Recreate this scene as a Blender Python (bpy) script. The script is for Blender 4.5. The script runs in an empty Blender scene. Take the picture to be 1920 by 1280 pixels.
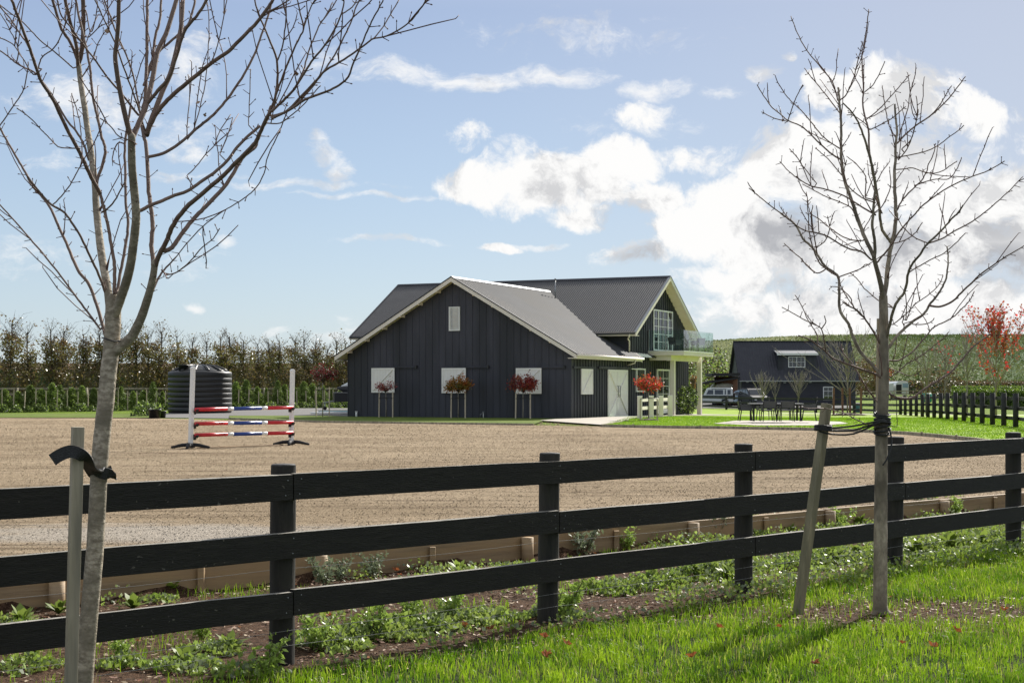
import bpy, math, random
import numpy as np
from mathutils import Vector, Matrix
random.seed(7); RNG = np.random.default_rng(7)
R = math.radians; F = 2860.0; CAMH = 1.65; HZ = 728.0
sc = bpy.context.scene; COL = sc.collection
SUN_AZ = 30.5; SUN_EL = 33.0
def W(px, py, Y):
    return Vector(((px-960)*Y/F, Y, CAMH-(py-HZ)*Y/F))
def XY(px, py, z=0.2):
    Y = F*(CAMH-z)/(py-HZ); return ((px-960)*Y/F, Y)
def sst(a, b, x):
    t = np.clip((x-a)/(b-a), 0, 1); return t*t*(3-2*t)
# ---------------------------------------------------------------- materials
def _n(nt, t, **k):
    n = nt.nodes.new(t)
    for a, b in k.items(): setattr(n, a, b)
    return n
MATS = {}
def mat(name, c1, c2=None, scale=5.0, rough=0.7, bump=0.0, bscale=None, stretch=(1,1,1), detail=5.0, metal=0.0,
        spec=0.5, transl=0.0, c3=None, scale3=0.5, lo=0.35, hi=0.65, coat=0.0, randobj=0.0, bdist=0.01, specks=None):
    m = bpy.data.materials.new(name); m.use_nodes = True; nt = m.node_tree; L = nt.links
    b = nt.nodes['Principled BSDF']
    b.inputs['Roughness'].default_value = rough; b.inputs['Metallic'].default_value = metal
    b.inputs['Specular IOR Level'].default_value = spec
    if coat: b.inputs['Coat Weight'].default_value = coat
    tc = _n(nt, 'ShaderNodeTexCoord'); mp = _n(nt, 'ShaderNodeMapping'); mp.inputs['Scale'].default_value = stretch
    L.new(tc.outputs['Object'], mp.inputs['Vector'])
    col = None
    if c2 is not None:
        no = _n(nt, 'ShaderNodeTexNoise'); no.inputs['Scale'].default_value = scale; no.inputs['Detail'].default_value = detail
        no.inputs['Roughness'].default_value = 0.65
        L.new(mp.outputs[0], no.inputs['Vector'])
        mr = _n(nt, 'ShaderNodeMapRange'); mr.inputs[1].default_value = lo; mr.inputs[2].default_value = hi
        L.new(no.outputs['Fac'], mr.inputs[0])
        mx = _n(nt, 'ShaderNodeMix', data_type='RGBA'); mx.inputs[6].default_value = (*c1, 1); mx.inputs[7].default_value = (*c2, 1)
        L.new(mr.outputs[0], mx.inputs[0]); col = mx.outputs[2]
        if c3 is not None:
            n3 = _n(nt, 'ShaderNodeTexNoise'); n3.inputs['Scale'].default_value = scale3; n3.inputs['Detail'].default_value = 4
            L.new(mp.outputs[0], n3.inputs['Vector'])
            m3 = _n(nt, 'ShaderNodeMapRange'); m3.inputs[1].default_value = .42; m3.inputs[2].default_value = .62
            L.new(n3.outputs['Fac'], m3.inputs[0])
            x3 = _n(nt, 'ShaderNodeMix', data_type='RGBA'); x3.inputs[7].default_value = (*c3, 1)
            L.new(m3.outputs[0], x3.inputs[0]); L.new(col, x3.inputs[6]); col = x3.outputs[2]
    if specks:
        n4=_n(nt,'ShaderNodeTexNoise'); n4.inputs['Scale'].default_value=38; n4.inputs['Detail'].default_value=1; L.new(tc.outputs['Object'],n4.inputs['Vector'])
        n5=_n(nt,'ShaderNodeTexNoise'); n5.inputs['Scale'].default_value=2.2; n5.inputs['Detail'].default_value=2; L.new(tc.outputs['Object'],n5.inputs['Vector'])
        ad=_n(nt,'ShaderNodeMath',operation='MULTIPLY_ADD'); ad.inputs[1].default_value=.35; L.new(n5.outputs['Fac'],ad.inputs[0]); L.new(n4.outputs['Fac'],ad.inputs[2])
        m4=_n(nt,'ShaderNodeMapRange'); m4.inputs[1].default_value=.93; m4.inputs[2].default_value=.99; L.new(ad.outputs[0],m4.inputs[0])
        x4=_n(nt,'ShaderNodeMix',data_type='RGBA'); x4.inputs[7].default_value=(*specks,1); L.new(m4.outputs[0],x4.inputs[0]); L.new(col,x4.inputs[6]); col=x4.outputs[2]
    if randobj:
        oi = _n(nt, 'ShaderNodeObjectInfo'); hs = _n(nt, 'ShaderNodeHueSaturation')
        mr = _n(nt, 'ShaderNodeMapRange'); mr.inputs[3].default_value = 1-randobj; mr.inputs[4].default_value = 1+randobj
        L.new(oi.outputs['Random'], mr.inputs[0]); L.new(mr.outputs[0], hs.inputs['Value'])
        if col is None: hs.inputs['Color'].default_value = (*c1, 1)
        else: L.new(col, hs.inputs['Color'])
        col = hs.outputs[0]
    if col is None: b.inputs['Base Color'].default_value = (*c1, 1)
    else: L.new(col, b.inputs['Base Color'])
    if bump:
        bn = _n(nt, 'ShaderNodeTexNoise'); bn.inputs['Scale'].default_value = bscale or scale; bn.inputs['Detail'].default_value = 6
        L.new(mp.outputs[0], bn.inputs['Vector'])
        bp = _n(nt, 'ShaderNodeBump'); bp.inputs['Strength'].default_value = bump; bp.inputs['Distance'].default_value = bdist
        L.new(bn.outputs['Fac'], bp.inputs['Height']); L.new(bp.outputs[0], b.inputs['Normal'])
    if transl:
        tr = _n(nt, 'ShaderNodeBsdfTranslucent'); ms = _n(nt, 'ShaderNodeMixShader'); ms.inputs[0].default_value = transl
        if col is None: tr.inputs['Color'].default_value = (*c1, 1)
        else: L.new(col, tr.inputs['Color'])
        L.new(b.outputs[0], ms.inputs[1]); L.new(tr.outputs[0], ms.inputs[2])
        L.new(ms.outputs[0], nt.nodes['Material Output'].inputs['Surface'])
    MATS[name] = m
    return m
M = MATS
mat('clad', (.036,.037,.050), (.049,.050,.066), 3, .62, .15, 30, stretch=(1,1,.15), c3=(.021,.023,.030), scale3=.8, bdist=.003)
mat('clad_green', (.028,.034,.034), (.042,.048,.048), 2, .6)
mat('iron', (.049,.052,.058), (.063,.066,.073), .9, .7, metal=0, spec=.12, c3=(.058,.057,.057), scale3=.35)
mat('iron_dark', (.033,.034,.043), (.043,.044,.054), 1.2, .75, metal=.0)
mat('iron_main', (.075,.075,.078), (.095,.095,.098), .9, .6, metal=0, spec=.25, c3=(.085,.084,.085), scale3=.35)
mat('cream', (.72,.655,.565), (.79,.73,.65), 2, .6, .05, 40)
mat('soffit', (.80,.64,.47), (.86,.72,.55), 3, .6)
mat('white', (.74,.74,.71), (.80,.80,.77), 3, .5, .04, 30)
mat('shutter', (.78,.76,.71), (.83,.81,.76), 2, .5)
mat('pole_red', (.50,.012,.02), (.60,.02,.03), 6, .35); mat('pole_blue', (.015,.045,.22), (.02,.06,.27), 6, .35)
mat('glossblack', (.008,.009,.010), (.014,.014,.016), 4, .35)
mat('matblack', (.012,.012,.013), (.022,.021,.021), 8, .75, .1, 40)
mat('tank', (.010,.011,.011), (.018,.019,.019), 1.2, .42, c3=(.015,.014,.013), scale3=.6)
mat('rail', (.010,.0095,.007), (.026,.024,.018), 6, .62, .9, 26, stretch=(1,1,9), c3=(.015,.014,.011), scale3=2.5, bdist=.006, spec=.3, specks=(.11,.10,.08))
mat('railtop_sunlit', (.16,.15,.125), (.34,.32,.27), 9, .8, .6, 40, stretch=(1,1,4))  # weathered rail tops, with the sunlit edge painted into the pale colour
mat('post', (.016,.016,.014), (.046,.042,.034), 14, .75, .8, 26, stretch=(1,1,.12), c3=(.022,.020,.016), scale3=3, bdist=.010, spec=.3)
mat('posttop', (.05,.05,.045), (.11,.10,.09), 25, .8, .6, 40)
mat('timber', (.22,.15,.08), (.36,.255,.145), 3, .7, .4, 18, stretch=(.35,.35,6), c3=(.36,.24,.12), scale3=1.8, bdist=.004)
mat('timber_grey', (.31,.265,.175), (.45,.39,.275), 6, .75, .5, 20, stretch=(3,3,.3), c3=(.20,.18,.13), scale3=4, bdist=.004)
mat('stake_pale', (.40,.33,.24), (.50,.43,.33), 8, .75, randobj=.15)
mat('bark', (.12,.075,.055), (.23,.155,.115), 26, .75, .8, 60, stretch=(1,1,.6), c3=(.16,.11,.085), scale3=5, bdist=.004)
mat('bark_trunk', (.23,.19,.135), (.50,.43,.325), 26, .85, 1.0, 45, stretch=(1,1,1.6), c3=(.20,.17,.12), scale3=5, lo=.4, hi=.6, bdist=.006)
mat('bark_right', (.17,.14,.10), (.44,.375,.28), 18, .85, 1.0, 50, stretch=(1,1,.5), c3=(.12,.10,.07), scale3=5, bdist=.006)
mat('twig', (.085,.04,.032), (.15,.08,.062), 20, .65)
mat('bark_far', (.045,.035,.027), (.10,.08,.062), 4, .85)
mat('bark_grey', (.20,.175,.145), (.28,.25,.21), 8, .85)
mat('strap', (.008,.008,.008), (.03,.03,.03), 90, .5, .5, 120, stretch=(1,1,3))
mat('wire', (.28,.28,.27), rough=.75)
mat('steel', (.30,.31,.32), rough=.35, metal=.7)
mat('rust', (.13,.06,.04), (.20,.10,.07), 6, .8)
mat('concrete', (.38,.34,.28), (.46,.42,.35), 1.5, .85, .2, 30)
mat('gravel', (.10,.095,.09), (.20,.19,.18), 14, .95, .8, 30)
mat('teal', (.02,.16,.20), rough=.4); mat('bluepaint', (.10,.22,.36), rough=.3)
mat('green_plastic', (.0,.22,.14), rough=.45)
mat('tyre', (.012,.012,.012), rough=.8); mat('car_white', (.62,.64,.63), rough=.3, coat=.4); mat('car_stripe', (.02,.03,.028), rough=.35)
mat('car_silver', (.30,.42,.52), rough=.3, metal=.3, coat=.4); mat('car_black', (.012,.013,.016), rough=.45)
mat('lens_red', (.5,.02,.02), rough=.25); mat('lens_white', (.6,.6,.6), rough=.2)
mat('beige_gel', (.45,.40,.32), (.5,.46,.38), 2, .4); mat('wood_red', (.16,.07,.035), (.24,.11,.06), 4, .7, stretch=(1,1,6))
mat('chairgrey', (.05,.052,.058), (.075,.075,.08), 30, .6); mat('tabletop', (.32,.31,.30), (.40,.39,.38), 3, .28)
mat('mulch', (.035,.02,.013), (.10,.065,.04), 30, .95, 1.0, 40, bdist=.03)
mat('glass_dark', (.018,.022,.024), rough=.04, spec=.9)
# balustrade glass
m = bpy.data.materials.new('glass_clear'); m.use_nodes = True; nt = m.node_tree
for n in list(nt.nodes): nt.nodes.remove(n)
o_ = _n(nt,'ShaderNodeOutputMaterial'); tb = _n(nt,'ShaderNodeBsdfTransparent'); tb.inputs[0].default_value=(.84,.93,.89,1)
gl = _n(nt,'ShaderNodeBsdfGlossy'); gl.inputs['Roughness'].default_value=.03; fr=_n(nt,'ShaderNodeFresnel'); fr.inputs[0].default_value=1.22
ms=_n(nt,'ShaderNodeMixShader'); fm=_n(nt,'ShaderNodeMath',operation='MULTIPLY'); fm.inputs[1].default_value=.45; nt.links.new(fr.outputs[0],fm.inputs[0]); nt.links.new(fm.outputs[0],ms.inputs[0]); nt.links.new(tb.outputs[0],ms.inputs[1]); nt.links.new(gl.outputs[0],ms.inputs[2]); nt.links.new(ms.outputs[0],o_.inputs[0]); M['glass_clear']=m
# leaves / grass
mat('grass', (.17,.31,.010), (.31,.47,.02), .9, .5, transl=.45, c3=(.10,.21,.010), scale3=2.2, spec=.22)
mat('timber_olive', (.17,.15,.09), (.30,.26,.16), 6, .75, .5, 20, stretch=(3,3,.3), c3=(.14,.13,.08), scale3=4, bdist=.004)
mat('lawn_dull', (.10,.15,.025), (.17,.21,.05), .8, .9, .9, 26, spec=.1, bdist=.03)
mat('grass_pale', (.36,.50,.035), (.50,.58,.09), 3, .45, transl=.45, spec=.4)
mat('grass_dry', (.24,.22,.07), (.34,.30,.12), 3, .7, transl=.4)
mat('weed', (.17,.25,.035), (.32,.40,.09), 3, .55, transl=.4, randobj=.2)
mat('weed_grey', (.15,.19,.10), (.22,.26,.15), 6, .55, transl=.3)
mat('leaf_red', (.24,.014,.02), (.42,.06,.03), 3, .5, transl=.45, c3=(.34,.13,.03), scale3=2.5)
mat('leaf_purple', (.10,.012,.02), (.25,.02,.03), 3, .5, transl=.35)
mat('leaf_pinkred', (.42,.05,.07), (.30,.03,.05), 4, .5, transl=.35, c3=(.35,.15,.09), scale3=3)
mat('leaf_orange', (.45,.13,.02), (.20,.17,.03), 2.2, .5, transl=.4, lo=.42, hi=.58)
mat('leaf_scarlet', (.50,.012,.02), (.66,.06,.05), 1, .5, transl=.5)
mat('leaf_olive', (.12,.12,.03), (.26,.22,.07), .5, .42, transl=.3, c3=(.20,.12,.06), scale3=.35, spec=.8, randobj=.2)
mat('leaf_conifer', (.10,.155,.03), (.19,.25,.06), 2, .6, transl=.25, randobj=.2)
mat('leaf_bright', (.24,.36,.05), (.38,.50,.12), 2, .4, transl=.4, spec=.6)
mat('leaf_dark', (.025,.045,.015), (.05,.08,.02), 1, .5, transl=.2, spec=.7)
mat('leaf_hedge', (.16,.26,.025), (.22,.32,.04), 1, .6, transl=.35)
mat('fallen', (.30,.085,.03), (.46,.19,.06), 7, .7, transl=.3, c3=(.14,.05,.03), scale3=3)
mat('litter', (.17,.075,.045), (.34,.21,.13), 9, .7, c3=(.52,.40,.29), scale3=6)
# ---------------------------------------------------------------- mesh builder
class MB:
    def __init__(s): s.v=[]; s.f=[]; s.m=[]; s.mats=[]; s.smooth=[]
    def mi(s, mn):
        if mn not in s.mats: s.mats.append(mn)
        return s.mats.index(mn)
    def add(s, vs, fs, mn, smooth=False):
        o=len(s.v); s.v.extend([tuple(v) for v in vs]); k=s.mi(mn)
        for f in fs: s.f.append([o+i for i in f]); s.m.append(k); s.smooth.append(smooth)
    def box(s, x0,x1,y0,y1,z0,z1, mn, T=None):
        vs=[Vector(p) for p in ((x0,y0,z0),(x1,y0,z0),(x1,y1,z0),(x0,y1,z0),(x0,y0,z1),(x1,y0,z1),(x1,y1,z1),(x0,y1,z1))]
        if T: vs=[T@v for v in vs]
        s.add(vs, [(0,3,2,1),(4,5,6,7),(0,1,5,4),(1,2,6,5),(2,3,7,6),(3,0,4,7)], mn)
    def prism(s, poly, vec, mn):
        n=len(poly); P=[Vector(p) for p in poly]; V=Vector(vec)
        s.add(P+[p+V for p in P], [list(range(n))[::-1], [n+i for i in range(n)]]+[(i,(i+1)%n,n+(i+1)%n,n+i) for i in range(n)], mn)
    def beam(s, a, b, w, h, mn, up=(0,0,1)):
        a=Vector(a); b=Vector(b); d=(b-a).normalized(); sd=d.cross(Vector(up))
        if sd.length<1e-4: sd=Vector((1,0,0))
        sd.normalize(); u=sd.cross(d)
        vs=[]
        for p in (a,b):
            for i,j in ((-1,-1),(1,-1),(1,1),(-1,1)): vs.append(p+sd*(i*w/2)+u*(j*h/2))
        s.add(vs, [(0,3,2,1),(4,5,6,7),(0,1,5,4),(1,2,6,5),(2,3,7,6),(3,0,4,7)], mn)
    def tube(s, pts, rad, mn, n=8, cap=True, smooth=True, wob=0.0):
        pts=[Vector(p) for p in pts]
        if not hasattr(rad,'__len__'): rad=[rad]*len(pts)
        vs=[]; fs=[]; prev=None
        for i,p in enumerate(pts):
            d=(pts[min(i+1,len(pts)-1)]-pts[max(i-1,0)])
            d=d.normalized() if d.length>1e-9 else Vector((0,0,1))
            if prev is None: a=d.orthogonal().normalized()
            else:
                a=prev-d*prev.dot(d); a=a.normalized() if a.length>1e-6 else d.orthogonal().normalized()
            prev=a; b=d.cross(a)
            for k in range(n):
                t=2*math.pi*k/n; r=rad[i]*(1+(random.uniform(-wob,wob) if wob else 0)); vs.append(p+(a*math.cos(t)+b*math.sin(t))*r)
        for i in range(len(pts)-1):
            for k in range(n): fs.append((i*n+k,i*n+(k+1)%n,(i+1)*n+(k+1)%n,(i+1)*n+k))
        if cap: fs.append(list(range(n))[::-1]); fs.append([(len(pts)-1)*n+k for k in range(n)])
        s.add(vs, fs, mn, smooth)
    def lathe(s, prof, mn, n=32, c=(0,0,0), smooth=True):
        vs=[]; fs=[]
        for r,z in prof:
            for k in range(n):
                t=2*math.pi*k/n; vs.append((c[0]+r*math.cos(t), c[1]+r*math.sin(t), c[2]+z))
        for i in range(len(prof)-1):
            for k in range(n): fs.append((i*n+k,i*n+(k+1)%n,(i+1)*n+(k+1)%n,(i+1)*n+k))
        fs.append(list(range(n))[::-1]); fs.append([(len(prof)-1)*n+k for k in range(n)])
        s.add(vs, fs, mn, smooth)
    def wheel(s, c, r, w, axis, mn, n=20):
        ax=Vector(axis).normalized(); a=ax.orthogonal().normalized(); b=ax.cross(a); c=Vector(c); vs=[]
        for sgn,rr in ((-1,r*.93),(-.8,r),(.8,r),(1,r*.93)):
            for k in range(n):
                t=2*math.pi*k/n; vs.append(c+ax*(sgn*w/2)+(a*math.cos(t)+b*math.sin(t))*rr)
        fs=[(i*n+k,i*n+(k+1)%n,(i+1)*n+(k+1)%n,(i+1)*n+k) for i in range(3) for k in range(n)]+[list(range(n))[::-1],[3*n+k for k in range(n)]]
        s.add(vs,fs,mn)
    def build(s, name, parent=None, bevel=0.0):
        me=bpy.data.meshes.new(name); me.from_pydata(s.v,[],s.f)
        for k in s.mats: me.materials.append(M[k])
        me.polygons.foreach_set('material_index', s.m); me.polygons.foreach_set('use_smooth', s.smooth); me.update()
        o=bpy.data.objects.new(name, me); COL.objects.link(o)
        if parent: o.parent=parent
        if bevel:
            b=o.modifiers.new('Bevel','BEVEL'); b.width=bevel; b.segments=2; b.limit_method='ANGLE'
        return o
def tag(o, label=None, cat=None, group=None, kind=None):
    if label: o['label']=label
    if cat: o['category']=cat
    if group: o['group']=group
    if kind: o['kind']=kind
    return o
def empty(name, loc, rz=0.0):
    o=bpy.data.objects.new(name, None); COL.objects.link(o); o.location=loc; o.rotation_euler=(0,0,rz); o.empty_display_size=.2
    return o
def copy_tree(o, parent=None):
    c=o.copy(); COL.objects.link(c); c.parent=parent
    for ch in list(o.children): copy_tree(ch, c)
    return c
def rawmesh(name, V, Fc, mats, mi=None, parent=None, smooth=False):
    """V Nx3 array, Fc MxK array"""
    me=bpy.data.meshes.new(name); V=np.asarray(V,np.float32); Fc=np.asarray(Fc,np.int32); K=Fc.shape[1]
    me.vertices.add(len(V)); me.vertices.foreach_set('co', V.ravel())
    me.loops.add(Fc.size); me.loops.foreach_set('vertex_index', Fc.ravel())
    me.polygons.add(len(Fc)); me.polygons.foreach_set('loop_start', np.arange(0,Fc.size,K,dtype=np.int32))
    for m_ in mats: me.materials.append(M[m_])
    if mi is not None: me.polygons.foreach_set('material_index', np.asarray(mi,np.int32))
    if smooth: me.polygons.foreach_set('use_smooth', np.ones(len(Fc),bool))
    me.update(calc_edges=True)
    o=bpy.data.objects.new(name, me); COL.objects.link(o)
    if parent: o.parent=parent
    return o
def leaf_arrays(P, size, aspect=.55, rng=RNG, up=0.0, fold=.25):
    P=np.asarray(P); n=len(P)
    d=rng.normal(size=(n,3)); d[:,2]+=up; d/=np.linalg.norm(d,axis=1)[:,None]
    e=rng.normal(size=(n,3)); e-= (e*d).sum(1)[:,None]*d; e/=np.linalg.norm(e,axis=1)[:,None]
    nn=np.cross(d,e)
    s=(size*rng.uniform(.6,1.3,n))[:,None]
    a=P; b=P+d*s*.5+e*s*aspect*.5+nn*s*fold*.3; c=P+d*s; g=P+d*s*.5-e*s*aspect*.5+nn*s*fold*.3
    V=np.stack([a,b,c,g],1).reshape(-1,3); Fc=np.arange(4*n).reshape(n,4)
    return V,Fc
def leaves(name, P, size, mn, parent=None, mi=None, **k):
    V,Fc=leaf_arrays(P,size,**k); mats=[mn] if isinstance(mn,str) else mn
    if mi is None and len(mats)>1: mi=RNG.integers(0,len(mats),len(Fc))
    return rawmesh(name,V,Fc,mats,mi,parent)
# ---------------------------------------------------------------- ground
BA=np.array((-3.64,11.45)); BB=np.array((2.58,16.98)); BD=(BB-BA)/np.linalg.norm(BB-BA); BN=np.array((-BD[1],BD[0]))
def sdist(X,Y): return (X-BA[0])*BN[0]+(Y-BA[1])*BN[1]     # >0 beyond the board line
def H(X,Y):
    X=np.asarray(X,float); Y=np.asarray(Y,float)
    z=.2*sst(0,.05,sdist(X,Y))
    r=sst(5,16,X)
    z=z-.5*r*sst(60,125,Y)*(Y>20)+.8*r*sst(150,260,Y)
    z=z+(.4*sst(-10,-60,X)*0)
    hill=sst(300,620,Y)*(11.5+ 10.5*sst(-60,140,X))+sst(620,900,Y)*3
    return z+hill
def Hf(x,y): return float(H(x,y))
def sheet(name, xs, ys, mn, zoff=0.0, inside=None, kind='structure', rough=None, parent=None):
    X,Yg=np.meshgrid(xs,ys); Z=H(X,Yg)+zoff
    if rough: Z=Z+rough(X,Yg)
    nx,ny=len(xs),len(ys); V=np.stack([X,Yg,Z],-1).reshape(-1,3)
    i=np.arange(ny-1)[:,None]*nx+np.arange(nx-1)[None,:]; i=i.ravel()
    Fc=np.stack([i,i+1,i+nx+1,i+nx],1)
    if inside is not None:
        cx=V[Fc].mean(1); k=inside(cx[:,0],cx[:,1]); Fc=Fc[k]
    o=rawmesh(name,V,Fc,[mn],smooth=True,parent=parent)
    if kind: o['kind']=kind
    return o
def polysheet(name, pts, mn, z, thick=0.0, kind='structure', follow=False):
    mb=MB(); P=[(x,y,(Hf(x,y) if follow else 0)+z) for x,y in pts]
    if thick: mb.prism([(p[0],p[1],p[2]-thick) for p in P],(0,0,thick),mn)
    else: mb.add(P,[list(range(len(P)))],mn)
    o=mb.build(name)
    if kind: o['kind']=kind
    return o
SKY_STR=.074; SKY_DUST=.6; CLOUD_STR=.68; SUN_STR=5.0; EXPO=.55
# ---------------------------------------------------------------- ground materials
def ground_mat():
    m=bpy.data.materials.new('field_ground'); m.use_nodes=True; nt=m.node_tree; L=nt.links; b=nt.nodes['Principled BSDF']; b.inputs['Roughness'].default_value=.95
    b.inputs['Specular IOR Level'].default_value=.1
    g=_n(nt,'ShaderNodeNewGeometry'); sx=_n(nt,'ShaderNodeSeparateXYZ'); L.new(g.outputs['Position'],sx.inputs[0])
    def noise(s,d=5,st=None):
        n=_n(nt,'ShaderNodeTexNoise'); n.inputs['Scale'].default_value=s; n.inputs['Detail'].default_value=d; n.inputs['Roughness'].default_value=.7
        if st:
            mp=_n(nt,'ShaderNodeMapping'); mp.inputs['Scale'].default_value=st; L.new(g.outputs['Position'],mp.inputs[0]); L.new(mp.outputs[0],n.inputs['Vector'])
        else: L.new(g.outputs['Position'],n.inputs['Vector'])
        return n.outputs['Fac']
    def rng(x,a,c,lo=0.,hi=1.):
        r=_n(nt,'ShaderNodeMapRange'); r.interpolation_type='SMOOTHSTEP'; L.new(x,r.inputs[0])
        for i,v in enumerate((a,c,lo,hi)): r.inputs[i+1].default_value=v
        return r.outputs[0]
    def mix(f,a,c):
        x=_n(nt,'ShaderNodeMix',data_type='RGBA'); L.new(f,x.inputs[0])
        for i,v in ((6,a),(7,c)):
            if isinstance(v,tuple): x.inputs[i].default_value=(*v,1)
            else: L.new(v,x.inputs[i])
        return x.outputs[2]
    def mul(a,c):
        x=_n(nt,'ShaderNodeMath',operation='MULTIPLY'); L.new(a,x.inputs[0]); L.new(c,x.inputs[1]); return x.outputs[0]
    grass=mix(rng(noise(1.3),.35,.65),(.13,.20,.018),(.21,.28,.028))
    grass=mix(rng(noise(30,3),.4,.7),grass,(.09,.16,.02)); grass=mix(rng(sx.outputs[1],24,30),(.04,.06,.015),grass)
    soil=mix(rng(noise(22,6),.35,.65),(.045,.025,.015),(.15,.085,.05))
    soil=mix(rng(noise(70,3),.55,.68),soil,(.26,.18,.11))
    crop=mix(rng(noise(.55,6,(1,.5,1)),.38,.6),(.045,.075,.018),(.16,.19,.06))
    crop=mix(rng(noise(.9,4,(1,.35,1)),.54,.66),crop,(.33,.34,.17))
    cropb=mix(rng(noise(.5,6,(1,.6,1)),.38,.62),(.03,.075,.018),(.075,.13,.035))
    crop=mix(rng(sx.outputs[0],78,150),crop,cropb)
    brown=mix(rng(noise(.6,5),.35,.65),(.10,.06,.035),(.17,.11,.065))
    hill=mix(rng(sx.outputs[0],-30,20),brown,crop)
    c=mix(rng(sx.outputs[1],300,304),grass,hill)
    # bed soil near the boards: x+y based line
    d=_n(nt,'ShaderNodeVectorMath',operation='DOT_PRODUCT'); L.new(g.outputs['Position'],d.inputs[0]); d.inputs[1].default_value=(BN[0],BN[1],0)
    off=float(BA@BN)
    ad=_n(nt,'ShaderNodeMath',operation='SUBTRACT'); L.new(d.outputs['Value'],ad.inputs[0]); ad.inputs[1].default_value=off
    fdn=_n(nt,'ShaderNodeVectorMath',operation='DOT_PRODUCT'); L.new(g.outputs['Position'],fdn.inputs[0]); fdn.inputs[1].default_value=(.7065,-.7077,0)
    fa=_n(nt,'ShaderNodeMath',operation='MULTIPLY_ADD'); L.new(noise(1.1,4),fa.inputs[0]); fa.inputs[1].default_value=.8; L.new(fdn.outputs['Value'],fa.inputs[2])
    f0=-1.392*.7065-9.217*.7077
    bed=mul(rng(fa.outputs[0],f0+.95,f0+.6),rng(ad.outputs[0],.6,.7,1,0))
    dd=_n(nt,'ShaderNodeVectorMath',operation='DISTANCE'); mpp=_n(nt,'ShaderNodeMapping'); mpp.inputs['Scale'].default_value=(.55,1.15,0); L.new(g.outputs['Position'],mpp.inputs[0]); L.new(mpp.outputs[0],dd.inputs[0]); dd.inputs[1].default_value=(.55*3.05,1.15*11.2,0)
    da=_n(nt,'ShaderNodeMath',operation='MULTIPLY_ADD'); L.new(noise(3.0,4),da.inputs[0]); da.inputs[1].default_value=-.9; L.new(dd.outputs['Value'],da.inputs[2])
    mxb=_n(nt,'ShaderNodeMath',operation='MAXIMUM'); L.new(bed,mxb.inputs[0]); L.new(rng(da.outputs[0],.35,.7,1,0),mxb.inputs[1]); bed=mxb.outputs[0]
    c=mix(bed,c,soil)
    L.new(c,b.inputs['Base Color'])
    bp=_n(nt,'ShaderNodeBump'); bp.inputs['Strength'].default_value=1; bp.inputs['Distance'].default_value=.06
    L.new(noise(28,6),bp.inputs['Height'])
    b2=_n(nt,'ShaderNodeBump'); b2.inputs['Distance'].default_value=1.2; L.new(rng(sx.outputs[1],295,320),b2.inputs['Strength'])
    L.new(noise(.6,6,(1,.6,1)),b2.inputs['Height']); L.new(bp.outputs[0],b2.inputs['Normal']); L.new(b2.outputs[0],b.inputs['Normal'])
    M['ground']=m
    # arena sand
    m=bpy.data.materials.new('arena_sand'); m.use_nodes=True; nt=m.node_tree; L=nt.links; b=nt.nodes['Principled BSDF']; b.inputs['Roughness'].default_value=.95; b.inputs['Specular IOR Level'].default_value=.1
    g=_n(nt,'ShaderNodeNewGeometry')
    rot=(0,0,R(6))
    def noise2(s,d=5,st=(1,1,1)):
        n=_n(nt,'ShaderNodeTexNoise'); n.inputs['Scale'].default_value=s; n.inputs['Detail'].default_value=d; n.inputs['Roughness'].default_value=.7
        mp=_n(nt,'ShaderNodeMapping'); mp.inputs['Scale'].default_value=st; mp.inputs['Rotation'].default_value=rot; L.new(g.outputs['Position'],mp.inputs[0]); L.new(mp.outputs[0],n.inputs['Vector'])
        return n.outputs['Fac']
    def rng2(x,a,c,lo=0.,hi=1.):
        r=_n(nt,'ShaderNodeMapRange'); r.interpolation_type='SMOOTHSTEP'; L.new(x,r.inputs[0])
        for i,v in enumerate((a,c,lo,hi)): r.inputs[i+1].default_value=v
        return r.outputs[0]
    def mix2(f,a,c):
        x=_n(nt,'ShaderNodeMix',data_type='RGBA'); L.new(f,x.inputs[0])
        for i,v in ((6,a),(7,c)):
            if isinstance(v,tuple): x.inputs[i].default_value=(*v,1)
            else: L.new(v,x.inputs[i])
        return x.outputs[2]
    c=mix2(rng2(noise2(.25,4),.35,.65),(.42,.32,.205),(.56,.435,.29))
    c=mix2(rng2(noise2(30,6),.50,.64),c,(.22,.155,.10))
    c=mix2(rng2(noise2(40,3),.6,.72),c,(.55,.46,.36))
    c=mix2(rng2(noise2(1.2,6,(.22,3.2,1)),.50,.62,0,.7),c,(.19,.14,.09))
    # dry pale patch by the near left edge
    sx=_n(nt,'ShaderNodeSeparateXYZ'); L.new(g.outputs['Position'],sx.inputs[0])
    d=_n(nt,'ShaderNodeVectorMath',operation='DISTANCE'); mp=_n(nt,'ShaderNodeMapping'); mp.inputs['Scale'].default_value=(.36,.95,0); mp.inputs['Location'].default_value=(-.36*-3.6,-.95*15.3,0)
    L.new(g.outputs['Position'],mp.inputs[0]); L.new(mp.outputs[0],d.inputs[0]); d.inputs[1].default_value=(0,0,0)
    nz=noise2(1.1,7,(.6,1.6,1)); ad=_n(nt,'ShaderNodeMath',operation='MULTIPLY_ADD'); ad.inputs[1].default_value=2.4; L.new(nz,ad.inputs[0]); L.new(d.outputs['Value'],ad.inputs[2])
    c=mix2(rng2(ad.outputs[0],1.55,2.5,.85,0),c,(.56,.50,.42))
    L.new(c,b.inputs['Base Color'])
    bp=_n(nt,'ShaderNodeBump'); bp.inputs['Strength'].default_value=1; bp.inputs['Distance'].default_value=.055
    L.new(noise2(24,6),bp.inputs['Height'])
    b2=_n(nt,'ShaderNodeBump'); b2.inputs['Strength'].default_value=1; b2.inputs['Distance'].default_value=.13
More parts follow.
